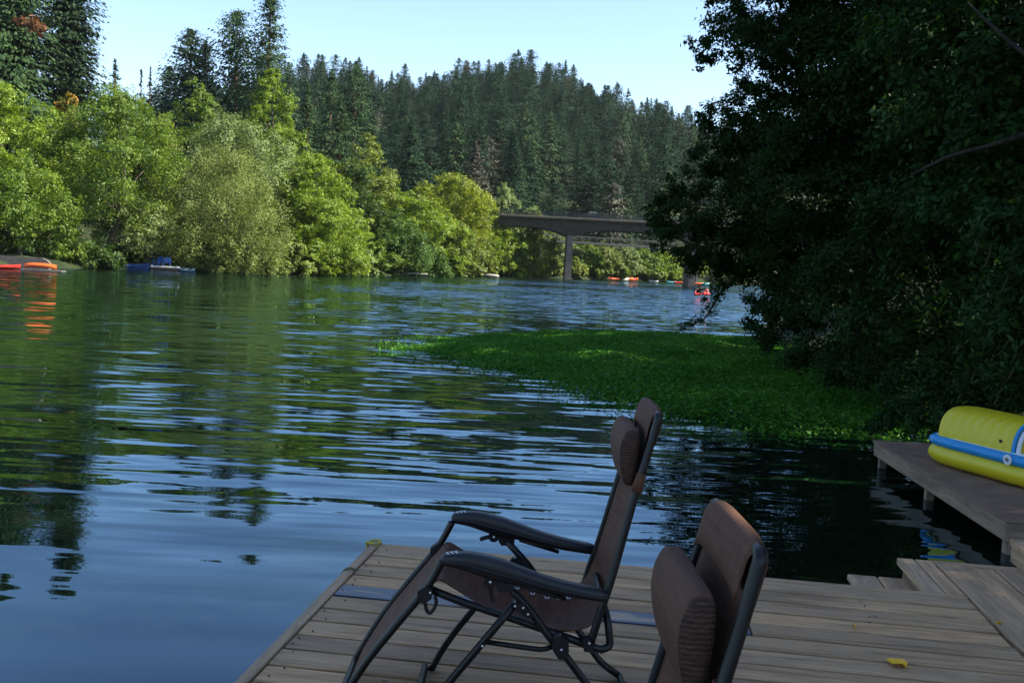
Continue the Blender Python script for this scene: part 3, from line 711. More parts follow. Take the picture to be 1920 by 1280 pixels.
# dock with blue chairs
YD = gnd(300, 507)[1]; p0 = at(282, 500, YD); p1 = at(332, 504, YD)
dk = empty('landing', (p0[0], YD, 0), .02, 'small white edged landing carrying the blue garden chairs', 'dock')
Ld = p1[0] - p0[0]
MB().box((0, 0, .28), (Ld, 2.2, .42), .02).build('deck', M_white, dk); MB().box((.02, .03, .02), (Ld - .02, 2.15, .275)).build('skirt', M_brown, dk)
for x in (.1, Ld - .1): MB().tube([(x, .1, -1.5), (x, .1, .55)], .06, 8).build('post', M_white, dk)
def adirondack(name, label, loc, rz, m):
    a = empty(name, loc, rz, label, 'chair', 'blue garden chairs on the landing'); s = MB()
    for k in range(5): x = -.24 + k * .12; s.box((x - .054, -.25, .34 - .0), (x + .054, .28, .365))
    s.build('seat', m, a); b = MB()
    for k in range(5):
        x = -.24 + k * .12; h = .95 - .045 * abs(k - 2) ** 1.6
        b.add([(x - .054, .26, .30), (x + .054, .26, .30), (x + .054, .30, .30), (x - .054, .30, .30), (x * 1.15 - .054, .42, h), (x * 1.15 + .054, .42, h), (x * 1.15 + .054, .46, h), (x * 1.15 - .054, .46, h)],
              [(0, 1, 5, 4), (1, 2, 6, 5), (2, 3, 7, 6), (3, 0, 4, 7), (4, 5, 6, 7), (3, 2, 1, 0)])
    b.build('backrest', m, a)
    for sx in (-1, 1):
        MB().box((sx * .36 - .07, -.34, .54), (sx * .36 + .07, .40, .565), .006).build('armrest', m, a)
        MB().box((sx * .33 - .025, -.30, 0), (sx * .33 + .025, -.2, .538)).build('leg', m, a); MB().box((sx * .33 - .025, .28, 0), (sx * .33 + .025, .37, .538)).build('leg', m, a)
    return a
q = at(313, 492, YD + 1.0); adirondack('garden_chair', 'blue slatted garden chair in full view on the right of the landing', (q[0], YD + 1.0, .42), .25, M_blue)
q = at(296, 490, YD + 1.2); adirondack('garden_chair', 'blue slatted garden chair half hidden under leaves, left on the landing', (q[0], YD + 1.2, .42), -.3, M_blue)
q0 = at(222, 497, YD); q1 = at(276, 490, YD); mb = MB(); G = []
for i in range(15):
    s = i / 14; row = []
    for k in range(9):
        r = -1 + 2 * k / 8; hh = (.2 + .34 * s ** .8) * (1 - .55 * abs(r) ** 2) + .04 * sin(9 * s + 5 * r); row.append(V(q0[0] + (q1[0] - q0[0]) * s, YD + .3 + .9 * (r + 1), .12 + hh * (1 if 0 < i < 14 else .45)))
    G.append(row)
mb.grid(G); G2 = [[V(p[0], p[1], -.03) for p in row] for row in G]; mb.grid([G[0], G2[0]], False); mb.grid([G[-1], G2[-1]], False); mb.grid([[r[0] for r in G], [r[0] for r in G2]], False); mb.grid([[r[-1] for r in G], [r[-1] for r in G2]], False)
tag(mb.build('covered_boat', mat_plain('blue_tarpaulin', (.015, .05, .17), .5, 0, .2, 3)), 'boat under a blue tarpaulin moored left of the landing', 'boat')
q = at(350, 504, YD + .4); rb = empty('rowing_boat', (q[0], YD + .4, -.08), .05, 'small blue grey rowing boat moored right of the landing', 'boat')
mb = MB(); hull(mb, 1.7, .9, .42, rocker=.1); mb.build('hull', M_bluegrey, rb); MB().box((-.15, -.36, .37), (.15, .36, .41), .005).build('bench', M_white, rb)
# white dock and overturned boat farther on
Y2 = gnd(780, 517)[1] - 2.5; q = at(783, 514, Y2); d2 = empty('white_dock', (q[0], Y2, 0), .1, 'short whitish dock below the hanging vines', 'dock')
MB().box((-1.35, 0, .25), (1.35, 1.6, .42), .02).build('deck', M_white, d2)
for x in (-1.1, 0, 1.1): MB().box((x - .09, .05, -1.2), (x + .09, .25, .248)).build('post', M_brown, d2)
Y3 = gnd(922, 520)[1]; q = at(922, 516, Y3); ub = empty('overturned_boat', (q[0], Y3 + .4, -.02), .1, 'pale boat lying overturned at the waterline before the olive shrub', 'boat')
mb = MB(); hull(mb, 2.3, 1.0, .55); mb.xf(lambda p: V(p[0], p[1], .55 - p[2])); mb; mb.build('hull', mat_plain('faded_hull', (.24, .22, .19), .6, 0, .2, 5), ub)
# far beach: canoes, boats
rng = np.random.default_rng(3)
can = [(1153, 'leftmost orange canoe of the row beached under the bridge', M_or), (1163, 'second orange canoe of the beached row, beside a white one', M_or), (1168, 'white canoe amid the beached orange row', M_white),
       (1174, 'orange canoe right of the white one in the beached row', M_or), (1181, 'red canoe near the right end of the beached row', M_red), (1188, 'last orange canoe at the right end of the beached row', M_or)]
for k, (px, lab, m) in enumerate(can):
    q = gnd(px, 525.5 + .05 * (px - 1170)); m_ = (px - 960) / F; t_ = (m_ * 181 - 10) / (25 - 37 * m_); Yc = 181 + 37 * t_ - 1.6; q = at(px, 520, Yc); kayak('canoe', lab, (q[0], Yc + rng.uniform(-.6, .6), .0 + .1 * (k % 2)), .9 + rng.uniform(-.4, .4), 3.6, .8, .55, m, 'canoe', 'canoes on the far beach', cock=False)
for px, lab, m in [(1226, 'small white boat on the shore right of the beached canoes', M_white), (1259, 'teal boat on the shore left of the far pier', M_teal), (1272, 'red boat just left of the far pier', M_red), (1284, 'orange boat nearest the far pier on its left side', M_or), (1310, 'orange boat just right of the far pier', M_or), (1322, 'pale teal boat farther right of the far pier', M_teal)]:
    q = at(px, 520, 196); kayak('small_boat', lab, (q[0], 196, -.03), rng.uniform(-.3, .3), 1.9, .7, .38, m, 'boat', 'small boats on the far water', cock=False)
# two kayakers
def person(label, loc, rz, shirt):
    root = empty('person', loc, rz, label, 'person')
    me = bpy.data.meshes.new('body')
    vs = [(0, 0, .05), (0, 0, .25), (0, 0, .45), (0, 0, .56), (0, 0, .66), (0, 0, .76), (-.17, 0, .47), (-.24, -.12, .28), (-.16, -.32, .32), (.17, 0, .47), (.24, -.12, .28), (.16, -.32, .32), (-.1, -.3, .1), (-.1, -.65, .08), (.1, -.3, .1), (.1, -.65, .08)]
    es = [(0, 1), (1, 2), (2, 3), (3, 4), (4, 5), (2, 6), (6, 7), (7, 8), (2, 9), (9, 10), (10, 11), (0, 12), (12, 13), (0, 14), (14, 15)]
    rs = [.15, .14, .16, .06, .095, .085, .07, .055, .04, .07, .055, .04, .085, .06, .085, .06]
    me.from_pydata(vs, es, []); o = obj('body', me, root); o.modifiers.new('s', 'SKIN'); o.modifiers.new('u', 'SUBSURF').levels = 1
    for k, r in enumerate(rs): me.skin_vertices[0].data[k].radius = (r, r)
    me.skin_vertices[0].data[0].use_root = True; me.materials.append(M_skin)
    v = MB(); G = [[V(w * cos(a), w * .85 * sin(a), z) for a in np.linspace(0, 2 * pi, 13)[:-1]] for z, w in ((.06, .16), (.2, .165), (.35, .185), (.47, .19), (.53, .1))]; v.grid(G, True, False, True); v.build('vest', shirt, root)
    h = MB(); h.ball((0, .015, .745), (.095, .105, .085), 10, 6); h.build('hair', M_hair, root)
    return root
for px, py, lab, lp, m, shirt in [(1308, 553, 'red kayak by the drooping branch, the left of two carrying paddlers', 'paddler in a pink red vest in the left kayak', M_red, mat_plain('pink_vest', (.6, .10, .12), .7)), (1324, 553, 'red kayak half behind the drooping branch, the right of two', 'paddler in a dark red vest half hidden by the drooping branch', M_red, mat_plain('red_vest', (.4, .06, .05), .7))]:
    q = gnd(px, py); kayak('kayak', lab, (q[0], q[1], -.06), 1.2, 3.0, .72, .4, m, group='paddled kayaks'); person(lp, (q[0], q[1], .1), 1.2 - pi / 2, shirt)
# ------------------------------------------------------------------ deck
DZ = 1.05
A_ = gnd(697, 1018, DZ); B_ = gnd(1880, 1122, DZ); TH = atan2(B_[1] - A_[1], B_[0] - A_[0])
ct, st = cos(TH), sin(TH)
def loc2(px, py, z):
    p = gnd(px, py, z) - A_; return V(p[0] * ct + p[1] * st, -p[0] * st + p[1] * ct, z - DZ)
print('deck', A_, B_, math.degrees(TH), 'left edge', loc2(445, 1280, DZ), 'walk', loc2(1754, 1059, DZ), loc2(1917, 1222, DZ), loc2(1682, 1046, DZ), loc2(1727, 1105, DZ), 'step', loc2(1589, 1075, DZ), 'dock', gnd(1640, 825, .35), gnd(1888, 975, .35), 'float', gnd(1850, 905, .35), gnd(1738, 865, .35), gnd(1912, 915, .35))
M_deck = mat_wood('weathered_deck_boards', (.50, .315, .175), 0)
M_decky = mat_wood('weathered_walkway_boards', (.47, .305, .18), 1)
M_gray = mat_wood('grey_side_boards', (.24, .15, .09), 1)
M_wet = None
t = NT('blue_sheen_board'); co = t.coord('Object', (.9, 9, 9)); n = t.noise(co, 2.5, 6, .65); n2 = t.noise(t.coord('Object', (2.0, 14, 9)), 1.0, 4)  # wet plank: the blue sky sheen is put into the board's colour
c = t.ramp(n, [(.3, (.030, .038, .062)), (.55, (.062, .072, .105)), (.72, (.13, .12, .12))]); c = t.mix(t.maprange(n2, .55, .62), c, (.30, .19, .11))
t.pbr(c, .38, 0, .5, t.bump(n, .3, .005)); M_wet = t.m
Wd = loc2(1754, 1059, DZ)[0]
deck = empty('deck', (A_[0], A_[1], DZ), TH, 'weathered timber deck over the water under the two recliners', 'deck')
rng = np.random.default_rng(11)
mb = MB(); blue = MB(); y = -.055; k = 0
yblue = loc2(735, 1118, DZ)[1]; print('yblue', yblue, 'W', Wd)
ends = MB()
while y > -7.2:
    wdt = .133 + rng.uniform(-.004, .006); gap = rng.uniform(.015, .023); z1 = rng.uniform(-.003, .002)
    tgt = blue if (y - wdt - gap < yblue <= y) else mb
    if k == 0: xe = Wd - .01
    xe = Wd - rng.uniform(.004, .02)
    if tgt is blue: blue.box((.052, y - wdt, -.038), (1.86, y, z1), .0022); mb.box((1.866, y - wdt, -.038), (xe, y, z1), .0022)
    else: mb.box((.052, y - wdt, -.038), (xe, y, z1), .0022)
    y -= wdt + gap; k += 1
mb.build('decking', M_deck, deck); o = blue.build('sheen_board', M_wet, deck); o['label'] = 'wet board with blue sky sheen put into its colour'
MB().box((0, -.048, -.14), (Wd + .0, 0, .004), .004).build('edge_board', M_deck, deck)
MB().box((0, -7.2, -.16), (.048, -.05, .006), .004).build('edge_board', M_decky, deck)
j = MB()
for x in np.arange(.3, 3, .6): j.box((x, -7.1, -.2), (x + .04, -.06, -.042))
j.build('joists', M_decky, deck)
for x, y in ((.12, -.14), (2.8, -.14), (.12, -3), (2.8, -3)): MB().tube([(x, y, -3.2), (x, y, -.045)], .07, 10).build('post', M_gray, deck)
# nail heads
nl = MB()
for yv in np.arange(-.12, -4.6, -.1445):
    for xv in (.10, 1.22, 2.42):
        for dx in (-.035, .035):
          if rng.random() < .55: nl.disc((xv + rng.uniform(-.03, .03), yv + dx + rng.uniform(-.012, .012), .0018), (0, 0, 1), .0034, .004, 8)
nl.build('nail_heads', mat_plain('rusty_nail', (.03, .022, .02), .7, .4, .3, 30), deck)
# walkway alongside
wk = empty('walkway', (A_[0], A_[1], DZ), TH, 'narrow timber walkway with lengthwise boards at right of the deck', 'walkway')
yf = loc2(1682, 1046, DZ)[1]; xl = loc2(1682, 1046, DZ)[0]
mb = MB(); ynear = [0.003, 0.003, -7.2, -7.2, -7.2, -7.2, -7.2, -7.2, -7.2, -7.2, -7.2]
x = xl; bw = [(Wd - xl) / 2 - .004] * 2 + [.14] * 9; yy0 = [yf, yf - .0] + [yf - .075] * 9
for i in range(11):
    if i < 2: mb.box((x, .004, -.035), (x + bw[i], yy0[i], .004), .004)
    else: mb.box((x, -7.2, -.035), (x + bw[i], yy0[i], .002 + (.006 if i % 3 else 0)), .004)
    x += bw[i] + (.008 if i != 4 else .022)
mb.build('decking', M_decky, wk); xr = x
MB().box((Wd + .004, yf - .07, -.035), (xr, yf, .006), .004).build('edge_board', M_deck, wk)
MB().box((xl + .03, yf - .06, -.2), (xr, yf - .02, -.037)).build('fascia', M_gray, wk); MB().box((xl + .03, .004, -.2), (xl + .07, yf - .062, -.037)).build('fascia', M_gray, wk)
for x, y in ((xl + .15, yf - .14), (xr - .2, yf - .14), (xr - .2, -2)): MB().tube([(x, y, -3.2), (x, y, -.037)], .07, 10).build('post', M_gray, wk)
# lower step
s0 = loc2(1589, 1075, DZ - .09)
stp = empty('boarding_step', (A_[0], A_[1], DZ), TH, 'two short grey boards forming a low step between deck and walkway', 'step')
for i in range(2): pass
mb = MB(); mb.box((s0[0], .004, -.125), (s0[0] + .15, s0[1], -.09), .006); mb.box((s0[0] + .158, .004, -.125), (s0[0] + .315, s0[1] - .005, -.088), .006); mb.build('tread', M_decky, stp)
MB().box((s0[0] + .02, .004, -.2), (s0[0] + .3, .05, -.128)).build('bearer', M_gray, stp)
MB().tube([(s0[0] + .16, .09, -3), (s0[0] + .16, .09, -.127)], .04, 8).build('post', M_gray, stp)
# step box at the right edge
b0 = loc2(1894, 1056, DZ)
bx = empty('wooden_step', (A_[0], A_[1], DZ), TH, 'grey timber step box on the walkway by the right picture edge', 'step')
mb = MB(); mb.box((b0[0], b0[1] - .75, .008), (b0[0] + .035, b0[1], .098), .004); mb.box((b0[0] + .037, b0[1] - .04, .008), (b0[0] + 1.0, b0[1], .098), .004); mb.build('side_board', M_decky, bx)
mb = MB(); 
for i in range(5): mb.box((b0[0] - .012, b0[1] - .152 * (i + 1) + .012, .1), (b0[0] + 1.0, b0[1] - .152 * i + .006, .135), .004)
mb.build('tread', M_deck, bx)
# rope at the corner
M_rope = mat_plain('yellow_rope', (.42, .33, .05), .8, 0, .25, 60)
rp = MB(); pts = [(-.012, -.02, -.02), (-.018, -.03, .012), (.02, -.055, .016), (.055, -.03, .014), (.03, .012, .016), (-.014, .01, .004), (-.02, -.03, -.03), (-.02, -.08, -.06)]
rp.tube(spline(pts, 5), .007, 6); o = rp.build('rope', M_rope, None, (A_[0], A_[1], DZ), TH); tag(o, 'yellow rope looped round the far left deck corner', 'rope')
rp = MB(); yl = loc2(650, 1070, DZ)[1]; rp.tube([(.024 + .034 * cos(a) * 1.05, yl + .008 * sin(a * 2), -.03 + .046 * sin(a)) for a in np.linspace(0, 2 * pi, 19)[:-1]], .006, 6, closed=True)
o = rp.build('cord', mat_plain('dull_green_cord', (.12, .11, .05), .85, 0, .2, 60), None, (A_[0], A_[1], DZ), TH); tag(o, 'dull green cord tied round the left edge board of the deck', 'cord')
# fallen leaves
def leaf_mesh(r):
    out = []
    for k in range(25):
        a = 2 * pi * k / 24; rr = r * (.62 + .30 * cos(a) + .16 * abs(cos(2.5 * a))); out.append(V(rr * cos(a), rr * sin(a) * .85, .004 + .018 * abs(sin(a)) * rr / r + .006 * cos(3 * a)))
    mb = MB(); mb.add([V(0, 0, .004)] + out[:-1], [(0, 1 + k, 1 + (k + 1) % 24) for k in range(24)], True)
    mb.add([p - V(0, 0, .0012) for p in ([V(0, 0, .004)] + out[:-1])], [(0, 1 + (k + 1) % 24, 1 + k) for k in range(24)], True)
    mb.tube([(-.3 * r, 0, .005), (-.9 * r, .08 * r, .012)], .0012, 5); return mb
M_yl = mat_plain('yellow_leaf', (.80, .42, .01), .6, 0, .2, 40)
for px, py, r, rz, lab in ((1688, 1247, .052, 2.4, 'large yellow fallen leaf on the deck boards'), (1872, 1170, .014, .4, 'tiny pale leaf at the joint of deck and walkway'), (1603, 1177, .014, 1.4, 'tiny yellowish leaf lying mid deck')):
    p = gnd(px, py, DZ + .004); o = leaf_mesh(r).build('fallen_leaf', M_yl, None, (p[0], p[1], DZ + .003), rz); tag(o, lab, 'leaf', 'fallen leaves on the deck')

# ------------------------------------------------------------------ side dock
KZ = .35
K0 = gnd(1640, 825, KZ); K1 = gnd(1888, 975, KZ); TK = atan2(K1[1] - K0[1], K1[0] - K0[0]) + pi / 2; LK = np.linalg.norm((K1 - K0)[:2])
M_ply = mat_plain('dock_ply', (.21, .128, .088), .85, 0, .3, 3, .3, .4)
M_fas = mat_wood('dock_fascia', (.32, .22, .145), 1, rough=.85)
M_fasx = mat_wood('dock_fascia_end', (.34, .235, .155), 0, rough=.85)
dock = empty('floating_dock', (K0[0], K0[1], KZ), TK, 'low grey dock on posts carrying the yellow inflatable', 'dock')
Wk = 3.3
MB().box((-.02, -LK - .02, -.022), (Wk, .02, 0), .004).build('top_sheet', M_ply, dock)
MB().box((0, -LK * .42 + .002, -.205), (.04, .0, -.024), .003).build('fascia', M_fas, dock); MB().box((0, -LK, -.205), (.04, -LK * .42 - .002, -.024), .003).build('fascia', M_fas, dock)
MB().box((.042, -LK, -.205), (Wk - .02, -LK + .04, -.024), .003).build('end_fascia', M_fasx, dock); MB().box((.042, -.04, -.205), (Wk - .02, 0, -.024), .003).build('end_fascia', M_fasx, dock)
for x, y in ((.09, -.12), (.09, -LK * .46), (.09, -LK + .12), (1.6, -LK + .12), (1.6, -.12)): MB().box((x - .045, y - .045, -2.2), (x + .045, y + .045, -.026)).build('post', M_fas, dock)

# ------------------------------------------------------------------ inflatable
t = NT('yellow_vinyl'); t.pbr((.64, .52, .016), .42, 0, .45, t.bump(t.noise(t.coord('Object'), 5, 3), .08, .02)); M_yv = t.m
t = NT('blue_vinyl'); t.pbr((.010, .25, .58), .4, 0, .45, t.bump(t.noise(t.coord('Object'), 9, 3), .1, .02)); M_bv = t.m
M_wv = mat_plain('white_vinyl', (.75, .76, .78), .4, 0, .05, 6)
pf = gnd(1745, 868, KZ); pn = gnd(1912, 916, KZ)
yfar = pf[1] + .12; 
inf = empty('inflatable_float', (pf[0] - .13, pf[1] + .16, KZ), .335, 'yellow inflatable seat float with a blue band on the grey dock', 'inflatable')
LI, WI = 2.0, 1.15        # local: x to the right 0..WI, y towards the viewer 0..-LI
def outline(a, inset):
    """rounded rectangle of the hull"""
    ca, sa = cos(a), sin(a); e = .42
    hx = WI / 2 - inset; hy = LI / 2 - inset
    return V(WI / 2 + hx * math.copysign(abs(ca) ** e, ca), -LI / 2 + hy * math.copysign(abs(sa) ** e, sa))
def ringband(zs, name, mat, seams=26, amp=.012):
    mb = MB(); G = []
    for z, ins in zs:
        row = []
        for k in range(104):
            a = 2 * pi * k / 104; q = outline(a, ins + amp * abs(sin(seams / 2 * a)) * 0.0 + amp * cos(seams * a) * .5); row.append(V(q[0], q[1], z))
        G.append(row)
    mb.grid(G, True, False, True); return mb.build(name, mat, inf)
ringband([(.005, .16), (.02, .09), (.06, .035), (.11, .006), (.15, .0), (.19, .012), (.225, .035), (.24, .05)], 'hull', M_yv)
ringband([(.232, .052), (.245, .022), (.285, -.004), (.325, .004), (.352, .030), (.362, .06)], 'blue_band', M_bv, 18, .005)
ringband([(.356, .052), (.372, .085), (.372, .16), (.33, .22), (.25, .24)], 'inner_lining', M_wv, 18, .005)
mb = MB(); G = [[V(*outline(2 * pi * k / 60, s), .26) for k in range(60)] for s in (.22, .45, .6)]; mb.grid(G, True, False, True); mb.build('floor', M_wv, inf)
# bolster: pleated arch along the length
mb = MB(); G = []; yb0, yb1 = -.17, -1.42; cxb = .46; nb = 64
for i in range(nb + 1):
    s = i / nb; yv = yb0 + (yb1 - yb0) * s
    e = min(1, s / .11, (1 - s) / .05); e = max(.0, e); rr = (.40 + .60 * sqrt(max(0, 1 - (1 - e) ** 2))) if e < 1 else 1
    pl = 1 - .042 * (.5 + .5 * cos(2 * pi * s * 8.5)) ** 3; row = []
    for k in range(25):
        a = pi * (1.06 - 1.12 * k / 24); ex = .72
        ca, sa = cos(a), sin(a); plk = pl if sa > .12 else 1
        row.append(V(cxb + .385 * rr * plk * math.copysign(abs(ca) ** ex, ca), yv, .33 + .40 * (rr * .9 + .1) * plk * math.copysign(abs(sa) ** ex, sa)))
    G.append(row)
mb.grid(G, True); 
for rowi in (0, -1):
    c = sum(G[rowi]) / len(G[rowi]); mb.add([c] + G[rowi], [(0, 1 + k, 2 + k) for k in range(24)], True)
bo = mb.build('bolster', M_yv, inf)
pip = MB(); row = G[-3]; pip.tube([p + V(0, -.01, 0) for p in row], .022, 8); pip.build('blue_piping', M_bv, bo)
pip = MB(); pip.tube([V(cxb + (p[0] - cxb) * .9, p[1] - .045, .33 + (p[2] - .33) * .9) for p in row], .026, 8); pip.build('white_piping', M_wv, bo)
mb = MB(); mb.disc((cxb - .385, -1.22, .47), (1, 0, .2), .019, .012); mb.build('valve', mat_plain('dark_red_valve', (.12, .02, .015), .5), bo)
mb = MB(); q = outline(pi, 0); 
hd = MB(); hd.disc((q[0] - .008, -1.42, .30), (1, 0, .1), .058, .014, 20); ho = hd.build('grommet', M_wv, inf)
hd = MB(); hd.disc((q[0] - .018, -1.42, .30), (1, 0, .1), .022, .010, 14); hd.build('hole', mat_plain('grey_rubber', (.2, .2, .22), .5), ho)
hd = MB(); q = outline(pi * .80, 0); hd.disc((q[0] - .004, q[1], .30), (1, -.6, .1), .012, .012, 12); hd.build('stud', M_wv, inf)

# ------------------------------------------------------------------ reclining chairs
YN, YF = 3.04, 3.50; HW = (YF - YN) / 2
C0 = at(1108, 1200, YN); C0 = V(C0[0], (YN + YF) / 2, DZ)
def L_(px, py):
    p = at(px, py, YN); return V(p[0] - C0[0], p[2] - DZ)
M_tube = mat_plain('black_tube', (.006, .006, .0065), .38, .0, .2, 12, .35)
M_plas = mat_plain('black_arm_plastic', (.008, .008, .010), .4, 0, .15, 20, .4)
M_riv = mat_plain('bright_rivet', (.75, .75, .74), .3, .9, .05, 20)
t = NT('woven_sling'); co = t.coord('Object')
def weave(t, co, a, b, c):
    wv = t.n('ShaderNodeTexWave', wave_type='BANDS', bands_direction='Y'); t.link(co, wv.inputs[0]); wv.inputs['Scale'].default_value = 72; wv.inputs['Distortion'].default_value = .3
    w2 = t.n('ShaderNodeTexWave', wave_type='BANDS', bands_direction='DIAGONAL'); t.link(t.coord('Object', (1, 0, 1)), w2.inputs[0]); w2.inputs['Scale'].default_value = 88; w2.inputs['Distortion'].default_value = .4
    n = t.noise(t.coord('Object', (6, 60, 6)), 3, 3); m = t.noise(t.coord('Object', (70, 5, 70)), 1, 3)
    f = t.math('ADD', t.math('MULTIPLY', wv.outputs['Fac'], .14), t.math('ADD', t.math('MULTIPLY', w2.outputs['Fac'], .12), t.math('ADD', t.math('MULTIPLY', n, .37), t.math('MULTIPLY', m, .37))))
    return t.ramp(f, [(.3, a), (.5, b), (.75, c)]), f
cw, fw = weave(t, co, (.034, .013, .006), (.090, .037, .019), (.160, .076, .043)); t.pbr(cw, .75, 0, .3, t.bump(fw, .5, .003)); M_sling = t.m
t = NT('woven_pillow_end'); co = t.coord('Object'); wv = t.n('ShaderNodeTexWave', wave_type='BANDS', bands_direction='Z'); t.link(co, wv.inputs[0]); wv.inputs['Scale'].default_value = 34; wv.inputs['Distortion'].default_value = 2.0; wv.inputs['Detail Scale'].default_value = 6
n = t.noise(t.coord('Object', (30, 30, 90)), 2, 4); f = t.math('ADD', t.math('MULTIPLY', wv.outputs['Fac'], .22), t.math('MULTIPLY', n, .78)); t.pbr(t.ramp(f, [(.3, (.020, .009, .006)), (.6, (.066, .033, .021)), (.85, (.16, .09, .055))]), .8, 0, .3, t.bump(f, .5, .004)); M_pend = t.m

def P3(q, y): return V(q[0], y, q[1])
ch = empty('recliner_chair', C0, 0, 'whole brown reclining chair with black armrests, standing at mid deck', 'chair', 'zero gravity recliners on the deck')
RT = .0125
SIDES = (-HW, HW)
# main tubes, in the plane of the near side
leg = [L_(830, 1050), L_(800, 1102), L_(742, 1172), L_(690, 1236), L_(648, 1300), L_(622, 1345)]
back = [L_(1108, 1203), L_(1128, 1140), L_(1149, 1080), L_(1192, 935), L_(1216, 862), L_(1240, 785)]
seat = [L_(804, 1107), L_(865, 1132), L_(970, 1166), L_(1057, 1197), L_(1100, 1212), L_(1128, 1222)]
# leg rest frame: near side, foot bar, far side
def ubar(side, r=.05, ends='last', rt=RT, w0=-HW, w1=HW):
    near = [P3(q, w0) for q in side]; far = [P3(q, w1) for q in side[::-1]]
    return fillet(near + far, r)
MB().tube(ubar(spline([V(*q) for q in leg], 4), .06), RT, 10).build('leg_rest_frame', M_tube, ch)
topn = back[-1]; 
bk = spline([V(*q) for q in back], 3)
def hwb(z): return HW - (HW - .178) * float(np.clip((z - .42) / .6, 0, 1))
fr_ = [V(q[0], -hwb(q[1]), q[1]) for q in bk]; MB().tube(fillet(fr_ + [V(p[0], -p[1], p[2]) for p in fr_[::-1]], .07), RT * 1.05, 10).build('back_frame', M_tube, ch)
sp = [P3(q, -HW + .02) for q in seat] + [P3(L_(1146, 1218), -HW + .03), P3(L_(1142, 1170), -HW + .04), P3(L_(1133, 1142), -HW + .1)]
sp2 = [V(p[0], -p[1], p[2]) for p in sp]
MB().tube(fillet(sp + sp2[::-1], .04), RT, 10).build('seat_frame', M_tube, ch)
# crossed leg tubes
la = [L_(948, 1092), L_(992, 1140), L_(1031, 1194), L_(1056, 1222), L_(1101, 1282), L_(1150, 1352), L_(1188, 1408)]
lb = [L_(966, 1130), L_(905, 1203), L_(839, 1281), L_(803, 1332), L_(776, 1385), L_(770, 1398)]
for s in (-1, 1):
    yy_ = s * (HW + .004)
    p = [P3(q, yy_) for q in la]; p[-1][2] = .013
    MB().tube(fillet(p, .03), RT, 10).build('leg', M_tube, ch)
    p = [P3(q, yy_ - s * .0) for q in lb]; p[-1][2] = .013
    MB().tube(fillet(p, .05), RT, 10).build('leg', M_tube, ch)
for q in (la[-1], lb[-1]):
    MB().tube([V(q[0], -HW - .004, .0135), V(q[0], HW + .004, .0135)], RT, 10).build('foot_bar', M_tube, ch)
# brace between the legs
br_ = [L_(904, 1206), L_(985, 1218), L_(1018, 1222), L_(1036, 1216)]
for s in (-1, 1): MB().tube(fillet([P3(q, s * (HW - .02)) for q in br_], .02), RT * .7, 8).build('brace', M_tube, ch)
# hubs
for s in (-1, 1):
    y0 = s * (HW + .004); mb = MB()
    def plate(poly, y0=y0, th=.012): MB().prism([tuple(L_(*q)) for q in poly], 1, y0 - th - .006, y0 + th + .006).build('joint', M_plas, ch)
    plate([(1036, 1190), (1052, 1186), (1066, 1196), (1066, 1216), (1060, 1232), (1046, 1230), (1036, 1214)])
    plate([(962, 1126), (978, 1124), (996, 1140), (999, 1152), (988, 1154), (972, 1144)])
    plate([(1092, 1196), (1104, 1192), (1112, 1204), (1112, 1218), (1094, 1216)])
    plate([(784, 1104), (800, 1094), (812, 1100), (810, 1118), (796, 1128), (784, 1122)])
    rv = MB()
    for q in ((981, 1134), (990, 1146), (966, 1131), (1052, 1212), (905, 1205), (1104, 1200), (808, 1106)):
        c = P3(L_(*q), y0 + s * .020); rv.ball(c, (.0045, .004, .0045), 8, 5)
    rv.build('rivets', M_riv, ch)
    # loop handle at the knee
    lp = [P3(L_(797, 1124), y0), P3(L_(800, 1142), y0), P3(L_(808, 1147), y0), P3(L_(818, 1130), y0), P3(L_(816, 1116), y0)]
    MB().tube(spline(lp, 4), .006, 7).build('strap_loop', M_plas, ch)
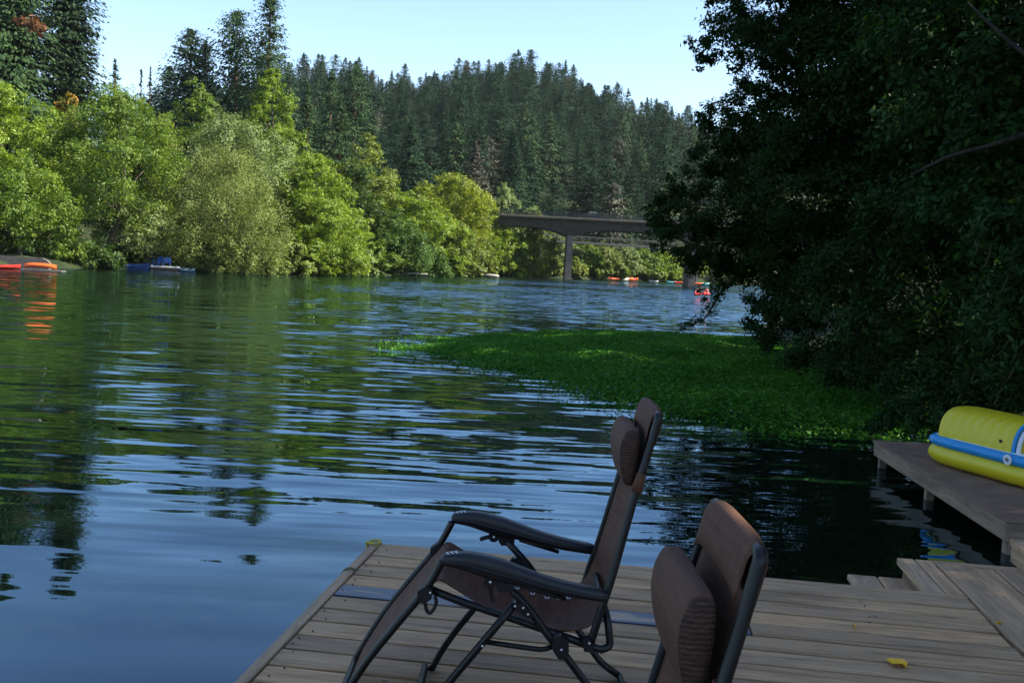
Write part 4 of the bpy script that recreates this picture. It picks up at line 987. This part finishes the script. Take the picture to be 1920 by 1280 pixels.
# armrests
prof_t = [(828, 1040), (834, 1034), (852, 1031), (875, 1030), (900, 1033), (935, 1042), (970, 1055), (1010, 1070), (1057, 1084), (1100, 1094), (1128, 1100), (1139, 1106)]
prof_b = [(829, 1050), (836, 1055), (852, 1058), (875, 1064), (900, 1073), (935, 1084), (970, 1090), (1010, 1100), (1057, 1110), (1100, 1117), (1128, 1121), (1139, 1119)]
for s in (-1, 1):
    yc = s * (HW + .022); G = []
    wid = [.016, .022, .027, .030, .032, .032, .030, .028, .027, .027, .024, .016]
    tt = [L_(*q) for q in prof_t]; bb = [L_(*q) for q in prof_b]
    T2 = spline([V(a[0], a[1], w_) for a, w_ in zip(tt, wid)], 3); B2 = spline([V(a[0], a[1], w_) for a, w_ in zip(bb, wid)], 3)
    for a, b in zip(T2, B2):
        w_ = a[2]; c = (a[:2] + b[:2]) / 2; row = []
        for k in range(16):
            th = 2 * pi * k / 16; cs, sn = cos(th), sin(th); cx_ = math.copysign(abs(cs) ** .6, cs); sy_ = math.copysign(abs(sn) ** .7, sn)
            row.append(V(c[0] + (a[0] - c[0]) * sy_, yc + w_ * cx_, c[1] + (a[1] - c[1]) * sy_))
        G.append(row)
    mb = MB(); mb.grid(G, True, False, True)
    for ri in (0, -1): mb.add(G[ri], [tuple(range(16))])
    arm = mb.build('armrest', M_plas, ch)
    rib = MB(); rib.tube([V(p[0], yc - s * 0 - .0 + sgn * (q_ * .98), p[1]) for sgn in (-1,) for p, q_ in zip(((T2[i][:2] * .42 + B2[i][:2] * .58) for i in range(2, len(T2) - 2)), (T2[i][2] for i in range(2, len(T2) - 2)))], .0035, 6); rib.build('rim', M_plas, arm)
    # white chevrons near the front
    cv = MB()
    for i in range(3):
        a = tt[1] * (1 - .0) ; x_ = tt[1][0] + .012 + .0135 * i; zz = np.interp(x_, [q[0] for q in tt], [q[1] for q in tt]) + .0018
        for sg in (-1, 1): cv.tube([V(x_ - .006, yc, zz), V(x_ + .004, yc + sg * .014, zz - .0010)], .0016, 5)
    cv.build('chevron_marks', M_wv, arm)
    # hanging lock lever and slide under the arm
    lv = MB(); lv.disc(P3(L_(920, 1083), yc), (0, 1, 0), .020, .03, 14)
    if s < 0: lv.tube(spline([P3(L_(920, 1086), yc), P3(L_(920, 1100), yc), P3(L_(922, 1112), yc), P3(L_(925, 1122), yc)], 3), [.009, .008, .008, .008, .007, .006, .006, .006, .007, .007], 7)
    else: lv.tube(spline([P3(L_(918, 1084), yc), P3(L_(905, 1086), yc), P3(L_(897, 1088), yc), P3(L_(890, 1091), yc)], 3), [.008] * 10, 7)
    lo = lv.build('lock_lever', M_plas, ch)
    rv = MB(); rv.ball(P3(L_(920, 1083), yc - .018), (.005, .004, .005), 8, 5); rv.build('rivet', M_riv, lo)
    sl = MB(); sl.prism([tuple(L_(*q)) for q in ((930, 1080), (965, 1088), (964, 1098), (955, 1102), (936, 1102), (930, 1094))], 1, yc - .014, yc + .014); sl.build('slide_block', M_plas, ch)
    sl = MB(); sl.tube([P3(L_(975, 1092), yc), P3(L_(1060, 1118), yc)], .007, 8); sl.build('slide_rod', M_tube, ch)
# sling
body = [L_(640, 1316), L_(690, 1238), L_(742, 1174), L_(800, 1108), L_(822, 1090), L_(850, 1104), L_(900, 1134), L_(960, 1158), L_(1036, 1180), L_(1085, 1182), L_(1110, 1172), L_(1128, 1140), L_(1149, 1078), L_(1192, 935), L_(1216, 860), L_(1238, 790)]
sag = [0, .01, .015, .005, .01, .02, .035, .05, .06, .05, .035, .03, .02, .02, .012, 0]
bs = spline([V(a[0], a[1], g) for a, g in zip(body, sag)], 5)
mb = MB(); G = []
for k, a in enumerate(bs):
    t_ = (bs[min(k + 1, len(bs) - 1)] - bs[max(k - 1, 0)])[:2]; t_ /= np.linalg.norm(t_); nn = V(t_[1], -t_[0]); row = []
    for j in range(15):
        u_ = -1 + 2 * j / 14; o_ = a[2] * (1 - u_ * u_); row.append(V(a[0] + nn[0] * o_, u_ * ((hwb(a[1]) if k > 48 else HW) - .016), a[1] + nn[1] * o_))
    G.append(row)
mb.grid(G); o = mb.build('sling', M_sling, ch); so_ = o.modifiers.new('thick', 'SOLIDIFY'); so_.thickness = .003
# lacing hooks along both seat edges
lc = MB()
for s in (1,):
    for k in range(24, 52, 2):
        a = bs[k]; t_ = (bs[k + 1] - bs[k - 1])[:2]; t_ /= np.linalg.norm(t_); nn = V(t_[1], -t_[0]); u_ = .66; o_ = a[2] * (1 - u_ * u_) - .006
        c = V(a[0] + nn[0] * o_, s * u_ * (HW - .016), a[1] + nn[1] * o_); lc.tube([c + V(-.007, s * .012, .001), c + V(-.004, -s * .004, .002), c + V(.004, -s * .004, .002), c + V(.007, s * .012, .001)], .0028, 5)
lc.build('lacing_hooks', M_wv, ch)
# top sleeve: fabric folded over the top bar
tb = V(*topn); dirb = unit(V(*(back[-1] - back[-2]))); mb = MB(); G = []
nb_ = V(-dirb[1], dirb[0])
for j in range(25):
    u_ = -1 + 2 * j / 24; yv = u_ * (.178 - .010); row = []; dn = .012 * (abs(u_) ** 8)
    c = tb - dirb * (.0 + .018 * abs(u_) ** 6)
    for k in range(13):
        if k < 3: p = c + nb_ * .0165 - dirb * (.075 - .025 * k)
        elif k > 9: p = c - nb_ * .0165 - dirb * (.025 * (k - 9))
        else:
            a = pi * (k - 3) / 6; p = c + nb_ * .0165 * cos(a) + dirb * .0175 * sin(a)
        row.append(V(p[0], yv, p[1]))
    G.append(row)
mb.grid(G); o = mb.build('top_sleeve', M_sling, ch); so_ = o.modifiers.new('thick', 'SOLIDIFY'); so_.thickness = .003; so_.offset = 1
# head pillow
pp = [L_(1204 - (1204 - q[0]) * .9 if q[0] < 1204 else q[0], q[1]) for q in ((1183, 812), (1195, 813), (1205, 818), (1206, 842), (1201, 880), (1192, 920), (1182, 924), (1171, 918), (1164, 894), (1161, 864), (1165, 838), (1174, 820))]
pp = spline([V(a[0], a[1], 0) for a in pp], 3, True); pc = sum(pp) / len(pp); W2 = .150
mb = MB(); G = []
for j in range(21):
    u_ = -1 + 2 * j / 20; e = 1 - .05 * abs(u_) ** 6; puff = 1 + .05 * (1 - u_ * u_)
    row = [V(pc[0] + (p[0] - pc[0]) * e * (puff if p[0] < pc[0] else 1), u_ * W2, pc[1] + (p[1] - pc[1]) * e) for p in pp]; G.append(row)
mb.grid(G, True, False, True); pil = mb.build('head_pillow', M_sling, ch)
for ri, sg in ((0, -1), (-1, 1)):
    mb = MB(); c = sum(G[ri]) / len(pp); r1 = [c + (p - c) * .96 + V(0, sg * .006, 0) for p in G[ri]]; r2 = [c + (p - c) * .5 + V(0, sg * .012, 0) for p in G[ri]]
    mb.grid([G[ri], r1, r2], True, False, True); mb.add([c + V(0, sg * .012, 0)] + r2, [(0, 1 + k, 1 + (k + 1) % len(pp)) for k in range(len(pp))], True)
    mb.build('pillow_end', M_pend, pil)
a = L_(1206, 893); b = L_(1196, 928)
for s in (-1, 1):
    bd = MB(); q0 = V(a[0], s * hwb(a[1]), a[1]); q1 = V(b[0], s * hwb(b[1]), b[1]); bd.tube([q0, q1], .0165, 12); bd.build('pillow_strap', M_sling, pil)
ch.rotation_euler = (0, 0, 0)
c2 = copy_tree(ch); c2['label'] = 'brown reclining chair cut off by the bottom edge, nearest the viewer'
CH2 = V(-.048, -1.495, 0); c2.location = tuple(C0 + CH2); c2.rotation_euler = (0, 0, .015)
[o for o in c2.children if o.name.startswith('head_pillow')][0].location = (-.010, 0, -.030)
# ------------------------------------------------------------------ right bank trees
def pxl(lst): return [tuple(at(px, py, Y)) + (r,) for px, py, Y, r in lst]
def bank_tree(name, label, base, zt, lobes, n, L, key, rng, aspect=.5, cat='tree', limbs=10, r0=.26, **kw):
    """a tree on the near bank; lobes are world positions"""
    g = gz(*base); b = V(base[0], base[1], g); lob = [(x - b[0], y - b[1], z - b[2], r) for x, y, z, r in lobes]
    root = empty(name, b, 0, label, cat, 'trees on the near right bank'); big = sorted(lob, key=lambda q: -q[3])[:limbs]
    trunk_mb((0, 0, -.4), (rng.uniform(-1, 1), rng.uniform(-1, 1), zt * .85), r0, [q[:3] for q in big], rng, 10, .04).build('trunk', M_bark, root)
    obj('crown', crown_mesh('crown', lob, n, L, rng, GREEN[key], aspect, **kw), root); return root
def fill(c, rad, n, rng, r0, r1):
    out = []
    for i in range(n):
        d = unit(rng.normal(size=3)); q = rng.uniform(.45, 1.0) ** .5; out.append((c[0] + d[0] * rad[0] * q, c[1] + d[1] * rad[1] * q, c[2] + d[2] * rad[2] * q, rng.uniform(r0, r1)))
    return out
rng = np.random.default_rng(21)
# upper overhanging tree: its left outline hangs over the river
Y1 = 20.0
out1 = pxl([(1345, 20, Y1, .45), (1330, 75, Y1, .40), (1322, 110, Y1, .30), (1372, 120, Y1, .40), (1400, 60, Y1, .7), (1420, 150, Y1, .45), (1462, 190, Y1, .55), (1480, 90, Y1, .8), (1395, -40, Y1, .8), (1460, -20, Y1 + .6, 1.0), (1350, -60, Y1, .5), (1540, 40, Y1, 1.1), (1560, 160, Y1, 1.0), (1500, 240, Y1 + .5, .8), (1400, 185, 21.5, .6), (1440, 225, 21.5, .7), (1480, 270, 21.5, .9), (1385, 220, 22, .5), (1440, 290, 22, 1.0), (1530, 330, 21, 1.1), (1480, 160, 21, .8), (1540, 250, 21, 1.0)])
lob = out1 + fill((8.6, 21, 9.0), (3.6, 3.4, 4.4), 46, rng, .8, 1.5)
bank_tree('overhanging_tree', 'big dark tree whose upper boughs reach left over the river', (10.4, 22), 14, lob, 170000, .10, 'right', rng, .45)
# lower round tree farther along
Y2_ = 29.0
out2 = pxl([(1345, 225, Y2_, .7), (1322, 290, Y2_, .75), (1290, 345, Y2_, .75), (1262, 395, Y2_, .7), (1248, 432, Y2_, .5), (1280, 450, Y2_, .7), (1240, 415, Y2_, .4), (1320, 400, Y2_, 1.1), (1340, 470, Y2_, .8), (1372, 510, Y2_, .7), (1400, 330, Y2_ + .5, 1.3), (1410, 430, Y2_ + .5, 1.3), (1345, 505, Y2_, .45), (1370, 250, Y2_, .8), (1430, 240, Y2_ + .6, 1.0), (1420, 520, Y2_, .7), (1480, 540, Y2_ - 1, .9), (1320, 225, Y2_, .35), (1440, 575, Y2_ - 2, .6), (1430, 612, 27, .5), (1470, 600, 26, .6), (1520, 600, 24, .7), (1480, 560, 26, .8), (1350, 318, Y2_, .85), (1385, 345, Y2_ + .3, .9), (1500, 370, 26, 1.0), (1420, 375, 28, .9), (1228, 418, Y2_, .32), (1222, 398, Y2_, .28), (1238, 452, Y2_, .4), (1290, 490, Y2_, .5), (1310, 470, Y2_, .8), (1400, 260, Y2_, .9), (1440, 300, Y2_, 1.1), (1460, 380, Y2_, 1.2), (1470, 460, Y2_, 1.1), (1395, 480, Y2_, .9), (1430, 545, Y2_, .7)])
lob = out2 + fill((9.6, 30, 4.2), (3.2, 3.0, 3.4), 34, rng, .9, 1.5)
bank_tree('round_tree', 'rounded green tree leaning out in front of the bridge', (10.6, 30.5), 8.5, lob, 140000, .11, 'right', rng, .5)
# drooping branch that dips to the water
db = empty('drooping_branch', at(1352, 548, 31.0), 0, 'thin branch hanging from the round tree down to the water', 'branch')
o0 = V(*db.location); pts = [at(px, py, Y) - o0 for px, py, Y in ((1400, 500, 30.5), (1352, 548, 31), (1336, 574, 31), (1320, 598, 31), (1296, 608, 31), (1275, 612, 31))]
MB().tube(spline(pts, 4), list(np.linspace(.05, .012, 21)), 7).build('bough', M_bark, db)
obj('leaves', crown_mesh('leaves', [tuple(at(px, py, 31) - o0) + (r,) for px, py, r in ((1345, 556, .28), (1330, 580, .22), (1318, 600, .2), (1298, 606, .22), (1278, 610, .16), (1310, 545, .2), (1322, 560, .16), (1350, 535, .35))], 650, .12, rng, GREEN['right'], aspect=.45, tight=.55), db)
# dark mass in the middle, deep shade
lob = pxl([(1500, 330, 24, 1.4), (1560, 430, 22, 1.4), (1500, 480, 24, 1.4), (1620, 300, 20, 1.4), (1640, 480, 20, 1.3), (1560, 560, 22, 1.2), (1480, 580, 24.5, .7), (1420, 598, 27, .6), (1560, 625, 22, .9), (1650, 600, 19, 1.0), (1700, 420, 18, 1.3), (1700, 200, 18, 1.3), (1620, 150, 19, 1.3), (1700, 60, 18, 1.3), (1600, 660, 20, .7), (1500, 618, 24, .5)]) + fill((10.6, 19.5, 5), (2.6, 3.4, 5), 40, rng, .9, 1.5)
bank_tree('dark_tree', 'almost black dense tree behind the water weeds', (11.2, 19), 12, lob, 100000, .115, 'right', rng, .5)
# the near tree that shades the deck, mostly out of the frame
lob = pxl([(1800, 60, 13, 1.0), (1860, 180, 12.5, 1.0), (1880, 330, 12.5, .9), (1780, 260, 14, 1.0), (1740, 130, 14.5, 1.1), (1840, 420, 13, .9), (1760, 380, 15, 1.0), (1760, 520, 15.5, 1.0), (1700, 600, 17, .8), (1900, 190, 12.6, .8), (1850, 250, 13, .9), (1920, 90, 12.4, .9), (1900, 260, 12.5, .7), (1895, 328, 13.4, .9), (1925, 300, 13.8, 1.0), (1915, 365, 13.8, .9)]) + fill((10.4, 8.5, 10.2), (6, 6.5, 5.6), 115, rng, 1.0, 1.8)
sht = bank_tree('shade_tree', 'tall dark tree at the right picture edge with bare limbs showing', (12.5, 10), 15, lob, 170000, .12, 'right', rng, .5, r0=.34, limbs=14)
M_limb = mat_bark('dark_bark', (.035, .028, .022))
for pp_, r_ in (([(1990, 235, 11.6), (1925, 252, 11.7), (1860, 272, 11.8), (1780, 294, 12.0), (1710, 328, 12.4)], .045), ([(1960, 130, 11.4), (1895, 80, 11.6), (1845, 35, 11.8), (1815, 5, 12)], .03)):
    q = [at(*p) - V(*sht.location) for p in pp_]; q = spline(q, 5); MB().tube(q, list(np.linspace(r_, r_ * .3, len(q))), 8).build('limb', M_limb, sht)
lob = fill((12.5, 0, 11.0), (5.5, 6.5, 6.0), 90, rng, 1.2, 1.9)
bank_tree('shade_tree', 'tall tree on the bank beside the deck, beyond the right picture edge', (13.5, 0), 15, lob, 70000, .26, 'right', rng, .6, r0=.3)
lob = fill((15.5, 17.5, 12.0), (4.5, 9.5, 9.0), 120, rng, 1.2, 2.0)
bank_tree('dark_tree', 'tall dark tree higher up the right bank behind the others', (16, 15), 20, lob, 140000, .26, 'right', rng, .5, r0=.3)
lob = fill((16, 33.5, 10), (4.5, 9.5, 8.5), 110, rng, 1.2, 2.0)
bank_tree('dark_tree', 'dark tree up the bank behind the rounded green tree', (16, 34), 17, lob, 140000, .26, 'right', rng, .5)
lob = fill((22, 58, 6.5), (5, 8.0, 5.0), 40, rng, 1.2, 2.2)
bank_tree('dark_tree', 'distant dark tree behind the rounded green tree and the bend', (24, 60), 11, lob, 20000, .28, 'right', rng, .5)
# shrubs and plants by the side dock
def bush(label, pts, n, L, key, name='shrub', aspect=.34, cat='shrub'):
    lob = pxl(pts); c = np.mean(np.array(lob), 0); g = max(gz(c[0], c[1]), 0); root = empty(name, (c[0], c[1], g), 0, label, cat, 'shrubs on the near right bank')
    lo = [(x - c[0], y - c[1], z - g, r) for x, y, z, r in lob]; 
    for q in lo: MB().tube(spline([V(q[0] * .9, q[1] * .9 + .25, max(-.3, q[2] - .5)), V(q[0] * .97, q[1] * .97 + .1, q[2] - .25), V(*q[:3])], 3), list(np.linspace(.012, .004, 7)), 6).build('stem', M_bark, root)
    obj('foliage', crown_mesh('foliage', lo, n, L, rng, GREEN[key], aspect, tight=.5), root)
bush('leafy shrub with lighter leaf sprays at the right edge, above the inflatable', [(1870, 420, 11.5, .30), (1905, 470, 11.5, .32), (1850, 395, 11.5, .16), (1900, 560, 12, .38), (1860, 600, 12.3, .36), (1920, 640, 11.8, .4), (1840, 650, 12.8, .34), (1890, 690, 12.3, .34), (1960, 540, 11.5, .5)], 5200, .12, 'shade')
bush('low spreading plant behind the grey dock left of the inflatable', [(1700, 770, 15.0, .22), (1660, 785, 15.2, .2), (1740, 745, 15, .25), (1790, 735, 14.8, .3), (1720, 790, 14.6, .18), (1640, 800, 15.4, .16), (1765, 780, 14.3, .18)], 3800, .10, 'shade')
bush('dark shrub on the bank behind the inflatable', [(1830, 730, 14, .35), (1880, 740, 13.6, .35), (1920, 730, 13.2, .4), (1780, 690, 15, .35), (1740, 700, 15.6, .3)], 3600, .11, 'right')
bush('dark leafy undergrowth covering the bank between the weed bed and the inflatable', [(1690, 640, 19, .6), (1740, 660, 18, .6), (1790, 680, 17.5, .6), (1650, 650, 20.5, .6), (1720, 610, 20, .7), (1780, 620, 19, .7), (1840, 650, 17, .6), (1810, 590, 19, .7), (1680, 690, 18.5, .4), (1750, 710, 17, .45)], 12000, .11, 'right')
bush('low dark shrub overhanging the weed bed at its shaded edge', [(1560, 690, 19.5, .4), (1620, 700, 18.4, .4), (1680, 715, 17.2, .35), (1500, 660, 21.5, .45), (1440, 632, 25, .4), (1710, 740, 16.2, .3)], 6000, .11, 'right')

# ------------------------------------------------------------------ weed bed
rngw = np.random.default_rng(8)
edge = [(770, 655), (800, 641), (860, 633), (930, 629), (1000, 624), (1090, 622), (1180, 624), (1280, 630), (1400, 634), (1500, 645), (1640, 690), (1750, 745), (1790, 790), (1745, 812), (1660, 822), (1560, 818), (1470, 812), (1380, 802), (1300, 790), (1220, 774), (1150, 756), (1090, 740), (1040, 722), (970, 702), (900, 688), (840, 675)]
WP = np.array([gnd(px, py)[:2] for px, py in edge])
def in_poly(P, POLY):
    c = np.zeros(len(P), bool); n = len(POLY); j = n - 1
    for i in range(n):
        xi, yi = POLY[i]; xj, yj = POLY[j]
        c ^= ((yi > P[:, 1]) != (yj > P[:, 1])) & (P[:, 0] < (xj - xi) * (P[:, 1] - yi) / (yj - yi + 1e-12) + xi); j = i
    return c
lo, hi = WP.min(0) - 1.6, WP.max(0) + 1.6
N = 520000; Pw = rngw.uniform(lo, hi, (N, 2)); ins = in_poly(Pw, WP); d = seg_dist(Pw, np.vstack([WP, WP[:1]])); sdist = np.where(ins, d, -d)
patchy = np.sin(Pw[:, 0] * 2.1 + 1.3 * np.sin(Pw[:, 1] * .9)) * np.sin(Pw[:, 1] * 1.3 + Pw[:, 0] * .7) * .25
dens = np.clip((sdist + .25 + patchy * 1.1) / 1.3, 0, 1) ** 1.4 + .13 * np.clip((sdist + 1.5) / 1.5, 0, 1) * (rngw.random(N) < .6)
k = rngw.random(N) < dens * .62; Pw = Pw[k]; sdist = sdist[k]; n = len(Pw); print('weed leaves', n)
hgt = .02 + .16 * np.clip(sdist / 1.2, 0, 1) * (1 + .5 * np.sin(Pw[:, 0] * 1.7) * np.sin(Pw[:, 1] * 1.1)); z = rngw.random(n) ** .8 * hgt + .012
nr = unit(np.column_stack([rngw.normal(size=(n, 2)) * .55, np.full(n, .75)])); Lw = rngw.uniform(.05, .13, n)
vv = leaf_quads(np.column_stack([Pw, z]), Lw, Lw * .42, nr, rngw)
vv[:, 2] = np.maximum(vv[:, 2], .006)
leafmat('weed', S((.018, .080, .005), (.042, .165, .010), (.110, .235, .022)), rough=.6, spec=.2)
o = obj('water_weeds', quadmesh('water_weeds', vv, np.arange(4 * n).reshape(-1, 4), GREEN['weed'])); tag(o, 'bright green bed of floating water weeds spreading from the right bank', 'water weeds', kind='stuff')

# ------------------------------------------------------------------ river air
t = NT('river_haze'); vp = t.n('ShaderNodeVolumePrincipled'); vp.inputs['Color'].default_value = (.80, .90, 1.0, 1); vp.inputs['Density'].default_value = .00005; vp.inputs['Anisotropy'].default_value = .2
t.link(vp.outputs[0], t.out.inputs[1])
hz = MB().box((-1600, -600, -4.5), (1600, 2100, 175)).build('haze', t.m); tag(hz, 'thin blue haze over the river valley', 'haze', kind='stuff')
